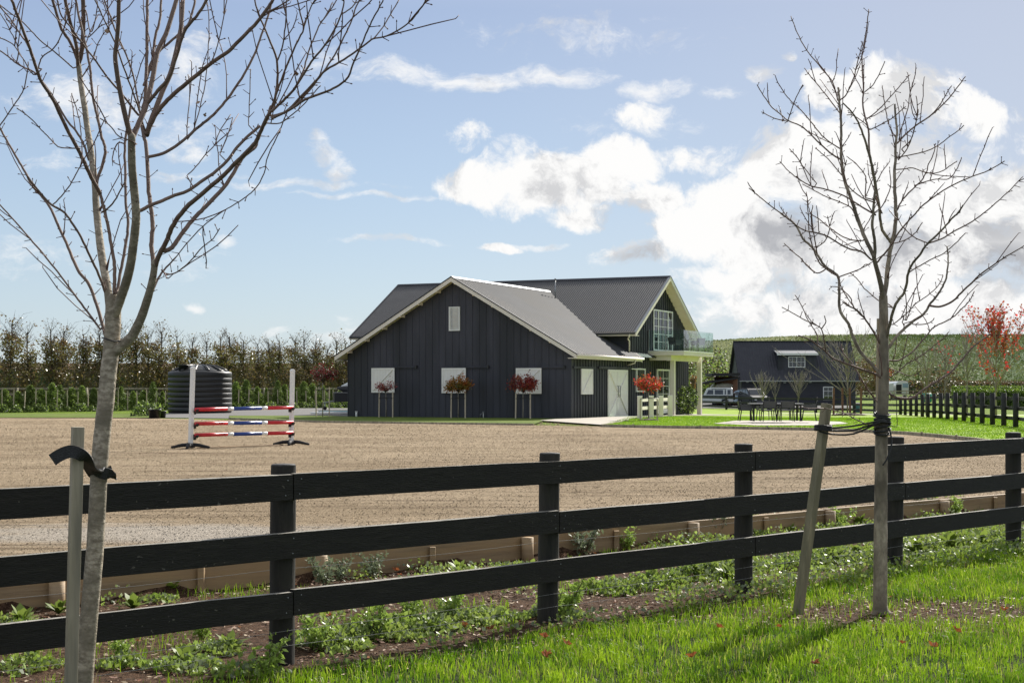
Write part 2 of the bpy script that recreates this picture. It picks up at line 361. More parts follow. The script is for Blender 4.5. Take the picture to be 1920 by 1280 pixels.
    L.new(noise2(2.6,6,(.14,3.6,1)),b2.inputs['Height']); L.new(bp.outputs[0],b2.inputs['Normal']); L.new(b2.outputs[0],b.inputs['Normal'])
    M['sand']=m
ground_mat()
mat('lawn', (.24,.36,.02), (.34,.46,.035), .8, .8, .9, 26, c3=(.18,.29,.018), scale3=.45, spec=.1, bdist=.03)
def axis(*seg):
    out=[]
    for a,b,n in seg: out+=list(np.linspace(a,b,n,endpoint=False))
    return np.array(out+[seg[-1][1]])
sheet('ground', axis((-900,-120,20),(-120,-12,30),(-12,10,110),(10,60,40),(60,300,40),(300,1100,20)),
      axis((-60,4,10),(4,22,120),(22,60,20),(60,300,60),(300,640,50),(640,900,10)), 'ground', -.012)
# fix: ground under arena sits just under the sand
ar_far=[XY(-400,783,.2),XY(0,783,.2),XY(300,784,.2),XY(600,791.5,.2),XY(1000,797,.2),XY(1128,799,.2),XY(1250,801,.2),XY(1380,803,.2),XY(1500,805,.2),XY(1600,808,.2),XY(1700,813,.2),XY(1760,818,.2),XY(1830,825,.2),XY(1960,843,.2),XY(2150,870,.2)]
near=[tuple(BA+BD*t+BN*.06) for t in (20,-30)]
polysheet('riding_arena', [(-75,74)]+ar_far+near+[(-75,20)], 'sand', .2)
# lawn pieces
ar=ar_far[5:]
lawn_pts=[XY(1128,797.5,.25),XY(1250,800,.25),XY(1380,801.5,.25),XY(1500,803.5,.25),XY(1600,806.5,.25),XY(1700,811.5,.25),XY(1760,816.5,.25),XY(1830,823.5,.25),XY(1960,841.5,.25),XY(2150,868,.25)]
from mathutils.geometry import intersect_point_line
def inpoly(poly):
    P=np.array(poly)
    def f(x,y):
        c=np.zeros(len(x),bool); j=len(P)-1
        for i in range(len(P)):
            cond=((P[i,1]>y)!=(P[j,1]>y))&(x<(P[j,0]-P[i,0])*(y-P[i,1])/(P[j,1]-P[i,1]+1e-12)+P[i,0]); c^=cond; j=i
        return c
    return f
def snap_sheet(name, poly, mn, step, zoff, rough=None):
    """grid inside a polygon, with a rim strip closing it to the outline"""
    P=np.array(poly); f=inpoly(poly)
    import bmesh
    bm=bmesh.new(); dens=[]
    for i in range(len(P)):
        a=P[i]; b=P[(i+1)%len(P)]; n=max(1,int(np.linalg.norm(b-a)/step)); dens+= [a+(b-a)*k/n for k in range(n)]
    vs=[bm.verts.new((p[0],p[1],0)) for p in dens]; bm.faces.new(vs)
    xs=np.arange(P[:,0].min()+step*.5,P[:,0].max(),step); ys=np.arange(P[:,1].min()+step*.5,P[:,1].max(),step)
    for x in xs: bmesh.ops.bisect_plane(bm,geom=bm.verts[:]+bm.edges[:]+bm.faces[:],plane_co=(x,0,0),plane_no=(1,0,0))
    for y in ys: bmesh.ops.bisect_plane(bm,geom=bm.verts[:]+bm.edges[:]+bm.faces[:],plane_co=(0,y,0),plane_no=(0,1,0))
    for v in bm.verts:
        v.co.z=Hf(v.co.x,v.co.y)+zoff+(rough(v.co.x,v.co.y) if rough else 0)
    bmesh.ops.recalc_face_normals(bm,faces=bm.faces[:])
    me=bpy.data.meshes.new(name); bm.to_mesh(me); bm.free(); me.materials.append(M[mn])
    for p in me.polygons: p.use_smooth=True
    o=bpy.data.objects.new(name,me); COL.objects.link(o); o['kind']='structure'; return o
snap_sheet('lawn', lawn_pts+[(34,42),(60,42),(60,104),(26.8,104.5),(22,122),(18.6,146),(16,146),(10.2,84.5),(8.4,81.0),(6.3,75.5),(5.55,73.2)], 'lawn', 3.0, .05)
mb=MB(); prevp=None
kinds=lawn_pts
for a,b in zip(lawn_pts[:-1],lawn_pts[1:]):
    mb.beam((a[0],a[1],.235),(b[0],b[1],.235),.05,.13,'timber_grey')
    mid=((a[0]+b[0])/2-.02,(a[1]+b[1])/2-.04)
    mb.beam((mid[0],mid[1],.1),(mid[0],mid[1],.33),.06,.06,'timber_grey')
mb.beam((*lawn_pts[0],.235),(5.0,66,.235),.05,.13,'timber_grey')
tag(mb.build('lawn_edging'),'weathered grey timber edging curving between the arena sand and the sunny lawn','edging')
# concrete patio pad, path, gravel drive
def PXb(px,Y): return (px-960)*Y/F
def conc(name, pts, z, mn='concrete'): return polysheet(name, pts, mn, z, .06, follow=True)
conc('patio', [XY(1338,794,.26),XY(1420,797.5,.26),XY(1540,797.5,.26),XY(1590,794,.26),XY(1575,790.5,.26),XY(1480,788,.26),XY(1380,788.5,.26)], .075)
snap_sheet('footpath', [(1.2,66.5),XY(1128,796.5,.25),(6.0,73.0),(7.2,75.9),(9.3,81.2),(8.5,82.5),(3.2,71.4),(2.0,69.5)], 'concrete', 2.5, .065)
snap_sheet('footpath', [(9.9,81.8),(12,86.5),(17.5,96.5),(24.5,98.5),(24.5,100.2),(17,99.5),(11,90.5),(9.0,83.0)], 'concrete', 2.0, .068)
snap_sheet('footpath', [(24.8,107),(60,60),(61.5,61),(27,110.5),(20,120),(19,118)], 'concrete', 3.0, .055)
# grass strip in front of the barn and far-left strip
g1=[XY(430,784,.24),XY(600,790,.24),XY(1000,795.3,.24),(1.6,69.3),(2.9,71.9),(-8.4,77.2),(-9.6,80.0),XY(430,779,.24)]
snap_sheet('lawn', g1, 'lawn_dull', 2.0, .04)  # duller green paints in the shade lying on this strip
mb=MB()
for a,b in (((XY(430,785,.22)),(XY(600,791,.22))),((XY(600,791,.22)),(XY(1000,796.3,.22)))): mb.beam((*a,.22),(*b,.22),.06,.12,'timber_grey')
tag(mb.build('kerb_board'),'low grey timber board along the grass strip in front of the dark barn','edging')
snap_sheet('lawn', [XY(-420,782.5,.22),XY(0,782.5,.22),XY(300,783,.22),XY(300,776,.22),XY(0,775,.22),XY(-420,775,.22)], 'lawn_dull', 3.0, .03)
snap_sheet('gravel_drive', [XY(300,783,.2),XY(430,784.5,.2),XY(430,779,.2),(-9.8,80.5),(-7,78),(-6,84),(-4,110),(-13.5,112),XY(430,766,.2),XY(425,771,.2),XY(300,775,.2)], 'gravel', 3.0, .012)
mat('drive_shade', (.035,.035,.036), (.06,.058,.056), 6, .9, .4, 20)
snap_sheet('shaded_drive', [(PXb(1296,150),150),(PXb(1400,147),147),(PXb(1610,150),150),(PXb(1612,185),185),(PXb(1296,185),185)], 'drive_shade', 6.0, .03)  # drive under the cars, darkened to paint in the shadow before the house
# ---------------------------------------------------------------- arena edge boards (near)
root=empty('arena_edging',(0,0,0)); tag(root,'pale new timber retaining boards holding the sand behind the near black fence','edging')
t=-7.0; i=0
while t<13:
    a=BA+BD*t; b=BA+BD*(t+2.38); dz=random.uniform(-.006,.006)
    mb=MB(); mb.beam((a[0],a[1],.115+dz),(b[0],b[1],.115+dz),.045,.235,'timber'); o=mb.build('board',root,.004)
    p=BA+BD*(t+2.40)-BN*.08
    mb=MB(); mb.tube([(p[0],p[1],-.1),(p[0],p[1],.215)],.06,'timber',12); mb.build('peg',root)
    q=BA+BD*(t+1.25)-BN*.055
    mb=MB(); mb.beam((q[0],q[1],-.1),(q[0],q[1],.20),.05,.05,'timber'); mb.build('peg',root)
    t+=2.4; i+=1
# ---------------------------------------------------------------- near fence
PO=np.array((-1.392,9.217)); P5=np.array((5.187,15.78)); FD=(P5-PO)/4; FU=FD/np.linalg.norm(FD); FN=np.array((FU[1],-FU[0]))  # FN towards camera
root=empty('post_and_rail_fence',(PO[0],PO[1],0)); tag(root,'near black stained three rail timber fence running across the foreground','fence')
def loc(p,z): return (p[0]-PO[0],p[1]-PO[1],z)
jit={0:(.012,.0),1:(.01,0),2:(.0,0),3:(0,0),4:(0,0)}
for k in range(-4,9):
    p=PO+FD*k; lean=random.uniform(-.004,.012)*1.2
    mb=MB(); n=18; r=.077+random.uniform(-.004,.004)
    rr=[r*(1+random.uniform(-.02,.02)) for _ in range(6)]
    zz=[-.2,.1,.4,.75,1.05,1.19+random.uniform(-.01,.01)]
    pts=[(p[0]-PO[0]+lean*z,p[1]-PO[1],z) for z in zz]
    mb.tube(pts,rr,'post',n,cap=False,wob=.018)
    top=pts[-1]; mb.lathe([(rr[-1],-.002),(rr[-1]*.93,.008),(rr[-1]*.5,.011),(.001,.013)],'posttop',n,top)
    mb.build('post',root)
RH=[1.062,.706,.362]
for j,z in enumerate(RH):
    k=-4-(j%2)
    while k<8:
        a=PO+FD*k+FN*.098; b=PO+FD*(k+2)+FN*.098; g=FU*.004
        mb=MB(); A=Vector((*(a+g-PO),z+random.uniform(-.006,.006))); B=Vector((*(b-g-PO),z+random.uniform(-.006,.006)))
        # slightly warped board
        N=8; hw=.021; hh=.078; vs=[]
        wb=[random.uniform(-.003,.003) for _ in range(N+1)]; side=Vector((FN[0],FN[1],0))
        for i in range(N+1):
            c=A.lerp(B,i/N)+Vector((0,0,wb[i]))
            for s1,s2 in ((-1,-1),(1,-1),(1,1),(-1,1)): vs.append(c+side*s1*hw+Vector((0,0,s2*(hh+random.uniform(-.002,.002)))))
        fs=[(0,1,2,3),tuple(4*N+q for q in (3,2,1,0))]
        for i in range(N):
            for q in range(4): fs.append((4*i+q,4*i+4+q,4*i+4+(q+1)%4,4*i+(q+1)%4))
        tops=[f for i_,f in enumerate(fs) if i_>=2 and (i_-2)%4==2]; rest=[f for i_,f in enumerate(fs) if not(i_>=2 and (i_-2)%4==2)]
        mb.add(vs,rest,'rail'); o_=len(mb.f); mi_=mb.mi('railtop_sunlit')
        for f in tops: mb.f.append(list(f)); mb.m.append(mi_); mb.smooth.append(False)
        for q in (0,1,2):
            c=A.lerp(B,q/2*(1-.02)+.01)
            for s3 in (-1,1):
                e0=c+side*.0205+Vector((0,0,s3*.045))+Vector((FU[0],FU[1],0))*random.uniform(-.012,.012); mb.tube([e0,e0+side*.003],.0045,'steel',6)
        mb.build('rail',root,.003)
        k+=2
for z,off in ((.548,-.085),(.20,.085),(.11,.085)):
    mb=MB(); pts=[]
    for k in range(-4*6,8*6+1):
        p=PO+FD*(k/6)+FN*off; pts.append(loc(p,z-.012*math.sin(math.pi*((k/6)%1)))) 
    mb.tube(pts,.0012,'wire',5); mb.build('wire',root)
# ---------------------------------------------------------------- barn
bx,by=2.787,71.8; TH=math.atan2(1300,2860)
U=Vector((math.cos(TH),-math.sin(TH),0)); V_=Vector((math.sin(TH),math.cos(TH),0)); BZ=.2
barn=empty('barn',(bx,by,BZ),-TH); tag(barn,'long dark board and batten barn with cream trim, grey iron roofs and a glass balcony','barn')
def side_t(px,o=0.0):   # y along the side wall for a pixel column
    k=(px-960)/F; X0=bx+U.x*o; Y0=by+U.y*o
    return (X0-k*Y0)/(k*V_.y-V_.x)
def front_s(px,o=0.0):
    k=(px-960)/F; X0=bx-V_.x*o; Y0=by-V_.y*o
    return (X0-k*Y0)/(k*U.y-U.x)
def zat(py,x,y): Yw=by+U.y*x+V_.y*y; return CAMH-(py-HZ)*Yw/F-BZ
L_=12.15; HC=-L_/2; T30=math.tan(R(30)); RZ=6.82; MC=12.85; MRZ=7.53; MX0=-15.9
def wz(x): return RZ-abs(x-HC)*T30          # wing roof top
def mz(y): return MRZ-abs(y-MC)*T30
# wing walls
mb=MB(); e=2.92
mb.prism([(-L_,0,-.05),(0,0,-.05),(0,0,wz(0)-.12),(HC,0,RZ-.12),(-L_,0,wz(-L_)-.12)],(0,8.0,0),'clad')
x=-L_
i=0
while x<-.02:
    top=wz(x+.02)-.14; mb.box(x,x+.045,-.02,0.001,0,top,'clad'); x+=.3655; i+=1
mb.box(-.05,.025,-.028,.03,0,wz(0)-.13,'clad')
y=.36
while y<7.95: mb.box(-.001,.038,y,y+.05,0,wz(0)-.14,'clad'); y+=.3655
mb.build('wall',barn)
# main walls
mb=MB(); y0,y1=7.9,17.8
mb.prism([(-.003,y0,-.05),(-.003,y1,-.05),(-.003,y1,mz(y1)-.12),(-.003,MC,MRZ-.12),(-.003,y0,mz(y0)-.12)],(-15.4,0,0),'clad')
y=y0
while y<y1: mb.box(-.004,.038,y,y+.05,0,mz(y+.02)-.14,'clad'); y+=.3655
mb.build('wall',barn)
# roofs
def corrug(mb, P0, along, up, mn, pitch=.0762, amp=.0095, seg=6):
    P0=Vector(P0); A=Vector(along); Up=Vector(up); n=A.cross(Up).normalized()
    if n.z<0: n=-n
    K=int(A.length/pitch*seg); a=A.normalized(); vs=[]; fs=[]
    for i in range(K+1):
        d=i*pitch/seg; h=amp*(math.cos(2*math.pi*i/seg) if seg<8 else (2 if i%seg in (0,1) else -.2)); p=P0+a*d+n*h; vs+= [p,p+Up]
    for i in range(K): fs.append((2*i,2*i+2,2*i+3,2*i+1))
    mb.add(vs,fs,mn,seg<8)
ov=.45; ovf=.5
def zwing(x): return wz(x)
xr=ov; xl=-L_-ov
mb=MB()
upR=Vector((HC,0,RZ))-Vector((xr,0,wz(xr))); upL=Vector((HC,0,RZ))-Vector((xl,0,wz(xl)))
corrug(mb,(xr,-ovf,wz(xr)+.03),(0,12.3,0),upR,'iron',.36,.020); corrug(mb,(xl,-ovf,wz(xl)+.03),(0,12.3,0),upL,'iron',.36,.020)
# trim the part of the right slope overhanging past the gable wall: handled by length; ridge flashing
mb.build('roof',barn)
mb=MB()
for sx_ in (-1,1): mb.prism([(HC,-ovf,RZ+.075),(HC+sx_*.17,-ovf,RZ+.075-.17*T30-.012),(HC+sx_*.17,-ovf,RZ+.05-.17*T30),(HC,-ovf,RZ+.05)],(0,12.2,0),'steel')
mb.build('ridge_cap',barn)
mb=MB(); mxr=.6
corrug(mb,(MX0-.4,7.3,mz(7.3)+.03),(mxr-MX0+.4,0,0),Vector((0,MC-7.3,MRZ-mz(7.3))),'iron_main',.125,.014); corrug(mb,(MX0-.4,18.4,mz(18.4)+.03),(mxr-MX0+.4,0,0),Vector((0,MC-18.4,MRZ-mz(18.4))),'iron_main')
mb.build('roof',barn)
mb=MB()
for s_ in (-1,1): mb.prism([(MX0-.4,MC,MRZ+.075),(MX0-.4,MC+s_*.17,MRZ+.063-.17*T30),(MX0-.4,MC+s_*.17,MRZ+.05-.17*T30),(MX0-.4,MC,MRZ+.05)],(mxr-MX0+.4,0,0),'iron_dark')
mb.build('ridge_cap',barn)
# soffits (under-roof decks) wing
mb=MB(); th=.10
def slabw(mb,xa,xb,ya,yb,top,bot,mn): mb.prism([(xa,ya,wz(xa)+top),(xb,ya,wz(xb)+top),(xb,ya,wz(xb)+bot),(xa,ya,wz(xa)+bot)],(0,yb-ya,0),mn)
for xa,xb in ((xl+.01,HC),(HC,xr-.01)): slabw(mb,xa,xb,-ovf+.03,7.8,.012,-.13,'soffit')
x=-L_+.2
while x<0:      # rafter lookouts at front overhang
    mb.box(x,x+.09,-ovf+.04,-.03,wz(x+.045)-.24,wz(x+.045)-.12,'soffit'); x+=1.0
mb.build('soffit',barn)
mb=MB()
for xa,xb in ((xl-.02,HC),(HC,xr+.02)): slabw(mb,xa,xb,-ovf-.012,-ovf+.028,.0,-.20,'cream'); 
mb.build('bargeboard',barn)
mb=MB()
for xa,xb in ((xl-.04,HC),(HC,xr+.04)): slabw(mb,xa,xb,-ovf-.03,-ovf+.10,.062,.004,'iron_dark')
mb.build('barge_flashing',barn)
mb=MB(); mb.box(xr+.0,xr+.03,-ovf+.03,8.62,wz(xr)-.20,wz(xr)-.01,'cream'); mb.box(0.02,xr,-ovf+.03,8.6,wz(xr)-.20,wz(xr)-.165,'cream'); mb.box(xl-.03,xl,-ovf+.03,7.8,wz(xl)-.20,wz(xl)-.01,'cream')
slabw(mb,.02,xr,7.8,8.62,.012,-.10,'cream'); mb.prism([(xr+.02,8.62,wz(xr)-.25),(xr+.02,8.62,wz(xr)+.03),(.02,8.62,wz(.02)+.03),(.02,8.62,wz(.02)-.25)],(0,.03,0),'cream')
mb.build('fascia',barn)
mb=MB(); mb.tube([(xr+.085,-ovf,wz(xr)-.05),(xr+.085,8.65,wz(xr)-.07)],.062,'cream',12); mb.build('gutter',barn)
mb=MB(); mb.tube([(xr+.085,7.4,wz(xr)-.1),(xr+.06,7.4,wz(xr)-.3),(.06,7.45,wz(xr)-.42)],.035,'cream',10); mb.build('downpipe',barn)
# main eaves, barge
mb=MB()
def slabm(mb,ya,yb,xa,xb,top,bot,mn): mb.prism([(xa,ya,mz(ya)+top),(xa,yb,mz(yb)+top),(xa,yb,mz(yb)+bot),(xa,ya,mz(ya)+bot)],(xb-xa,0,0),mn)
for ya,yb in ((7.31,MC),(MC,18.39)): slabm(mb,ya,yb,MX0-.37,mxr-.03,.012,-.13,'soffit')
mb.build('soffit',barn)
mb=MB()
for ya,yb in ((7.28,MC),(MC,18.42)): slabm(mb,ya,yb,mxr-.028,mxr+.012,.0,-.20,'cream')
mb.build('bargeboard',barn)
mb=MB()
for ya,yb in ((7.28,MC),(MC,18.42)): slabm(mb,ya,yb,MX0-.41,MX0-.37,0,-.2,'iron_dark')
mb.build('bargeboard',barn)
mb=MB()
for ya,yb in ((7.26,MC),(MC,18.44)): slabm(mb,ya,yb,mxr-.08,mxr+.03,.062,.004,'steel')
mb.build('barge_flashing',barn)
mb=MB()
for ya,yb in ((7.26,MC),(MC,18.44)): slabm(mb,ya,yb,MX0-.43,MX0-.32,.062,.004,'iron_dark')
mb.build('barge_flashing',barn)
mb=MB(); mb.box(MX0-.4,mxr-.03,7.27,7.30,mz(7.3)-.17,mz(7.3)-.01,'cream'); mb.box(MX0-.3,mxr-.03,7.31,7.88,mz(7.3)-.17,mz(7.3)-.14,'cream'); mb.build('fascia',barn)
mb=MB(); mb.tube([(MX0-.4,7.21,mz(7.3)-.04),(mxr-.03,7.21,mz(7.3)-.05)],.055,'iron_dark',12); mb.build('gutter',barn)
mb=MB(); mb.tube([(.3,7.21,mz(7.3)-.08),(.25,7.24,mz(7.3)-.22),(.05,7.6,mz(7.3)-.34),(.05,7.82,mz(7.3)-.42),(.05,7.82,3.35)],.038,'cream',10); mb.build('downpipe',barn)
mb=MB(); mb.tube([(HC+.8,10.6,6.2),(HC+.8,10.6,7.4)],.03,'steel',10); mb.lathe([(.05,0),(.05,.1),(.02,.13)],'steel',12,(HC+.8,10.6,7.36)); mb.build('flue_pipe',barn)
# shutters on the front wall
def shutter_front(px0,px1,pt,pb,trk):
    x0=front_s(px0,.06); x1=front_s(px1,.06); z1=zat(pt,(x0+x1)/2,-.06); z0=z1-1.22
    r=empty('shutter',((x0+x1)/2,-.05,z0)); r.parent=barn; w=(x1-x0)/2; h=z1-z0
    mb=MB(); mb.box(-w,w,-.035,.0,0,h,'shutter')
    for k in range(1,8): mb.box(-w+k*w/4-.004,-w+k*w/4+.004,-.0375,-.034,.09,h-.09,'cream')
    mb.build('panel',r)
    mb=MB(); 
    for a in (-1,1): mb.box(min(a*w,a*(w-.09)),max(a*w,a*(w-.09)),-.052,-.0355,0,h,'shutter')
    mb.box(-w+.09,w-.09,-.052,-.0355,0,.09,'shutter'); mb.box(-w+.09,w-.09,-.052,-.0355,h-.09,h,'shutter')
    mb.beam((-w+.09,-.044,.09),(w-.09,-.044,h-.09),.016,.075,'shutter',up=(0,-1,0.001)); mb.build('brace',r)
    xt=front_s(trk,.06)
    mb=MB(); mb.box(x0-.03,xt,-.10,-.03,z1+.0,z1+.09,'clad'); mb.box(xt-.04,xt+.05,-.11,-.03,z1-.03,z1+.12,'glossblack'); mb.build('shutter_track',barn)
shutter_front(697,740,689.8,736.3,780); shutter_front(828.6,873.6,689.8,737.6,915); shutter_front(967.7,1015.3,689.9,738.6,1058)
# louvre vent
x0=front_s(841.7,.05); x1=front_s(862,.05); z1=zat(575,HC,-.05); z0=zat(620,HC,-.05)
mb=MB(); 
mb.box(x0,x0+.06,-.07,-.003,z0,z1,'white'); mb.box(x1-.06,x1,-.07,-.003,z0,z1,'white'); mb.box(x0+.06,x1-.06,-.068,-.003,z1-.06,z1,'white'); mb.box(x0+.06,x1-.06,-.068,-.003,z0,z0+.06,'white')
k=0; z=z0+.07
while z<z1-.09: mb.beam((x0+.05,-.035,z+.02),(x1-.05,-.035,z+.02),.06,.012,'white',up=(0,-.6,.8)); z+=.062
mb.box(x0+.05,x1-.05,-.012,-.004,z0+.05,z1-.05,'cream'); mb.build('louvre_vent',barn)
# vent pipe and tap
x=front_s(668.5,.1); mb=MB(); mb.tube([(x,-.12,-.02),(x,-.12,.28)],.05,'white',12); mb.lathe([(.06,0),(.06,.05)],'white',12,(x,-.12,.26)); mb.build('vent_pipe',barn)
x=front_s(906,.15); mb=MB(); mb.tube([(x,-.14,-.02),(x,-.14,.3)],.02,'white',8); mb.tube([(x,-.14,.28),(x+.02,-.24,.3),(x+.03,-.26,.24)],.018,'steel',8); mb.beam((x-.05,-.14,.33),(x+.05,-.14,.33),.02,.02,'steel'); mb.tube([(x-.16,-.2,.0),(x-.12,-.22,.2),(x-.03,-.16,.26)],.012,'steel',6); mb.build('garden_tap',barn)
# side wall: local builder, plane x=0, spans y
def side_leaf(name,y0,y1,z0,z1,parent,nplank,brace):
    r=empty(name,(.035,(y0+y1)/2,z0)); r.parent=parent; w=(y1-y0)/2; h=z1-z0
    mb=MB(); mb.box(0,.035,-w,w,0,h,'shutter')
    for k in range(1,nplank): mb.box(.0345,.038,-w+k*2*w/nplank-.004,-w+k*2*w/nplank+.004,.09,h-.09,'cream')
    mb.build('panel',r)
    mb=MB()
    for a in (-1,1): mb.box(.0355,.053,min(a*w,a*(w-.1)),max(a*w,a*(w-.1)),0,h,'shutter')
    rails=[(0,.1),(h-.1,h)]+([(h*.5-.06,h*.5+.06)] if brace=='K' else [])
    for a,b in rails: mb.box(.0355,.0525,-w+.1,w-.1,a,b,'shutter')
    if brace=='/': mb.beam((.044,-w+.1,.1),(.044,w-.1,h-.1),.016,.08,'shutter',up=(1,0,0.001))
    if brace in('K','k'):
        d=1 
        for za,zb in ((.1,h*.5-.06),(h*.5+.06,h-.1)):
            ya,yb=(-w+.1,w-.1) if (za<.2)==(nplank%2==0) else (w-.1,-w+.1)
            mb.beam((.044,ya,za),(.044,yb,zb),.015,.09,'shutter',up=(1,0,0.001))
    mb.build('brace',r); return r
y0_,y1_=side_t(1089.5,.05),side_t(1111,.05); side_leaf('shutter',y0_,y1_,zat(739,0,(y0_+y1_)/2),zat(691.5,0,(y0_+y1_)/2),barn,5,'/')
mb=MB(); mb.box(.02,.09,side_t(1073.5),side_t(1111),zat(691,0,1.5),zat(691,0,1.5)+.10,'clad'); mb.build('shutter_track',barn)
ya=side_t(1139.5,.05); yb=side_t(1176.3,.05); ym=(ya+yb)/2; zt=zat(693,0,ym)
d1=side_leaf('door',ya,ym-.01,.03,zt,barn,6,'K'); d2=side_leaf('door',ym+.01,yb,.03,zt,barn,5,'K')
for d_,yy in ((d1,(ym-ya)/2-.14),(d2,-(yb-ym)/2+.12)):
    mb=MB(); mb.tube([(.055,yy,1.0),(.11,yy,1.0),(.11,yy,1.55),(.055,yy,1.55)],.014,'glossblack',8); mb.build('handle',d_)
mb=MB(); mb.box(.02,.11,side_t(1120),side_t(1177)+.3,zt+.02,zt+.14,'clad'); mb.build('door_track',barn)
def glazed(name,y0,y1,z0,z1,cols,rows,fw=.07,wide=None,low=0.0):
    r=empty(name,(0,(y0+y1)/2,z0)); r.parent=barn; w=(y1-y0)/2; h=z1-z0
    mb=MB()
    for a in (-1,1): mb.box(.0,.075,min(a*w,a*(w-fw)),max(a*w,a*(w-fw)),0,h,'white')
    mb.box(.0,.0745,-w+fw,w-fw,h-fw,h,'white'); mb.box(.0,.0745,-w+fw,w-fw,0,fw+low,'white')
    cx=cols if hasattr(cols,'__len__') else [-w+fw+(2*w-2*fw)*k/cols for k in range(1,cols)]
    for c in cx:
        if isinstance(c,tuple): mb.box(.0,.07,c[0]*w-.05,c[0]*w+.05,fw+low,h-fw,'white')
        else: mb.box(.0,.06,(c if not hasattr(cols,'__len__') else c*w)-.014,(c if not hasattr(cols,'__len__') else c*w)+.014,fw+low,h-fw,'white')
    for k in range(1,rows):
        zz=fw+low+(h-2*fw-low)*k/rows; t_=.014
        if name=='balcony_window' and k==rows//2: t_=.02
        mb.box(.0,.058,-w+fw,w-fw,zz-t_,zz+t_,'white')
    mb.build('frame',r)
    mb=MB(); mb.box(.021,.03,-w+fw*.5,w-fw*.5,fw*.5,h-fw*.5,'glass_dark'); mb.build('pane',r)
    return r
y0_,y1_=side_t(1193.5,.05),side_t(1209.8,.05); ym=(y0_+y1_)/2; glazed('window',y0_,y1_,zat(734.5,0,ym),zat(690.5,0,ym),1,1)
mb=MB(); mb.box(.0,.10,side_t(1175.5),side_t(1192.5),zat(690.5,0,8.2)-.05,zat(690.5,0,8.2)+.0,'white'); mb.build('window_sill',barn)
y0_,y1_=side_t(1232.3,.05),side_t(1255,.05); ym=(y0_+y1_)/2; glazed('french_door',y0_,y1_,.08,zat(692,0,ym),2,5,.09,low=.15)
y0_,y1_=side_t(1225.4,.05),side_t(1261.2,.05); ym=(y0_+y1_)/2; glazed('balcony_window',y0_,y1_,zat(658,0,ym),zat(582,0,ym),[(-.5,),(0.0),(.5,)],5,.07)
# balcony
yb0=side_t(1215.5,0.05); O=2.05; yb1=side_t(1338.7,O); bz=zat(657.8,0,yb0)
dk=empty('balcony',(0,0,0)); dk.parent=barn
mb=MB(); mb.box(.02,O,yb0,yb1,bz-.05,bz,'white'); mb.box(.02,O-.03,yb0+.03,yb1-.03,bz-.24,bz-.052,'cream'); mb.build('deck',dk)
mb=MB(); mb.box(1.0,1.25,yb0+.25,yb1-.1,bz-.52,bz-.242,'cream'); mb.box(.02,.998,yb0+.25,yb0+.45,bz-.50,bz-.242,'cream'); mb.build('beam',dk)
def gpanel(a,b):
    mb=MB(); mb.beam((a[0],a[1],bz+.56),(b[0],b[1],bz+.56),.012,1.08,'glass_clear'); mb.build('glass_panel',dk)
hy=yb0+.04; n=4
gpanel((.08,hy),(1.0,hy)); gpanel((1.04,hy),(O-.05,hy))
for k in range(n):
    a=hy+(yb1-.04-hy)*k/n+.02; b=hy+(yb1-.04-hy)*(k+1)/n-.02; gpanel((O-.04,a),(O-.04,b))
gpanel((.08,yb1-.05),(O-.05,yb1-.05))
mb=MB(); mb.box(.03,.09,hy-.03,hy+.03,bz,bz+1.12,'steel'); mb.build('glass_post',dk)
mb=MB(); mb.box(1.0,1.03,hy-.02,hy+.02,bz,bz+.9,'steel'); mb.build('glass_post',dk)
def pillar(y,x,w):
    mb=MB(); h=bz-.25; mb.box(x-w/2,x+w/2,y-w/2,y+w/2,-.15,h,'cream'); mb.build('pillar',barn,.01)
pillar(side_t(1261.5,1.12),1.12,.24); pillar(side_t(1311.5,1.12),1.12,.24)
# balcony furniture
def terrace_chair(name,loc_,rz,label,group,wh=.42):
    r=empty(name,loc_,rz); tag(r,label,'chair',group)
    mb=MB(); mb.box(-.26,.26,-.25,.25,wh-.02,wh+.02,'chairgrey'); mb.build('seat',r,.01)
    mb=MB(); mb.prism([(-.24,.24,wh+.1),(.24,.24,wh+.1),(.26,.31,.80),(-.26,.31,.80)],(0,.03,0),'chairgrey')
    for s_ in (-1,1): mb.beam((s_*.26,.26,wh),(s_*.26,.33,.80),.035,.035,'matblack')
    mb.build('backrest',r)
    for s_ in (-1,1):
        mb=MB(); mb.beam((s_*.28,-.26,.64),(s_*.28,.29,.66),.05,.03,'chairgrey'); mb.prism([(s_*.272,-.2,wh),(s_*.272,.26,wh),(s_*.272,.28,.64),(s_*.272,-.24,.63)],(.012,0,0),'chairgrey'); mb.build('armrest',r)
        for t_ in (-1,1):
            mb=MB(); mb.beam((s_*.24,t_*.22,wh),(s_*.27,t_*.29,0),.03,.03,'matblack'); mb.build('leg',r)
    return r
def BW(x,y,z): return Vector((bx,by,BZ))+U*x+V_*y+Vector((0,0,z))
c1=terrace_chair('balcony_chair',BW(1.45,yb1-1.1,bz),-TH-R(20),'dark slatted outdoor chair nearest the outer corner of the glass balcony','outdoor chairs on the glass balcony')
c2=terrace_chair('balcony_chair',BW(.7,yb1-2.7,bz),-TH+R(150),'dark outdoor chair nearest the tall window on the glass balcony','outdoor chairs on the glass balcony')
r=empty('balcony_table',BW(1.2,yb1-1.95,bz),-TH); tag(r,'small dark round table between the two chairs on the glass balcony','table')
mb=MB(); mb.lathe([(.38,.70),(.40,.71),(.40,.73),(.38,.74)],'chairgrey',24); mb.build('tabletop',r)
for k in range(3):
    mb=MB(); a=k*2.09; mb.tube([(.05*math.cos(a),.05*math.sin(a),.7),(.3*math.cos(a),.3*math.sin(a),0)],.015,'matblack',6); mb.build('leg',r)
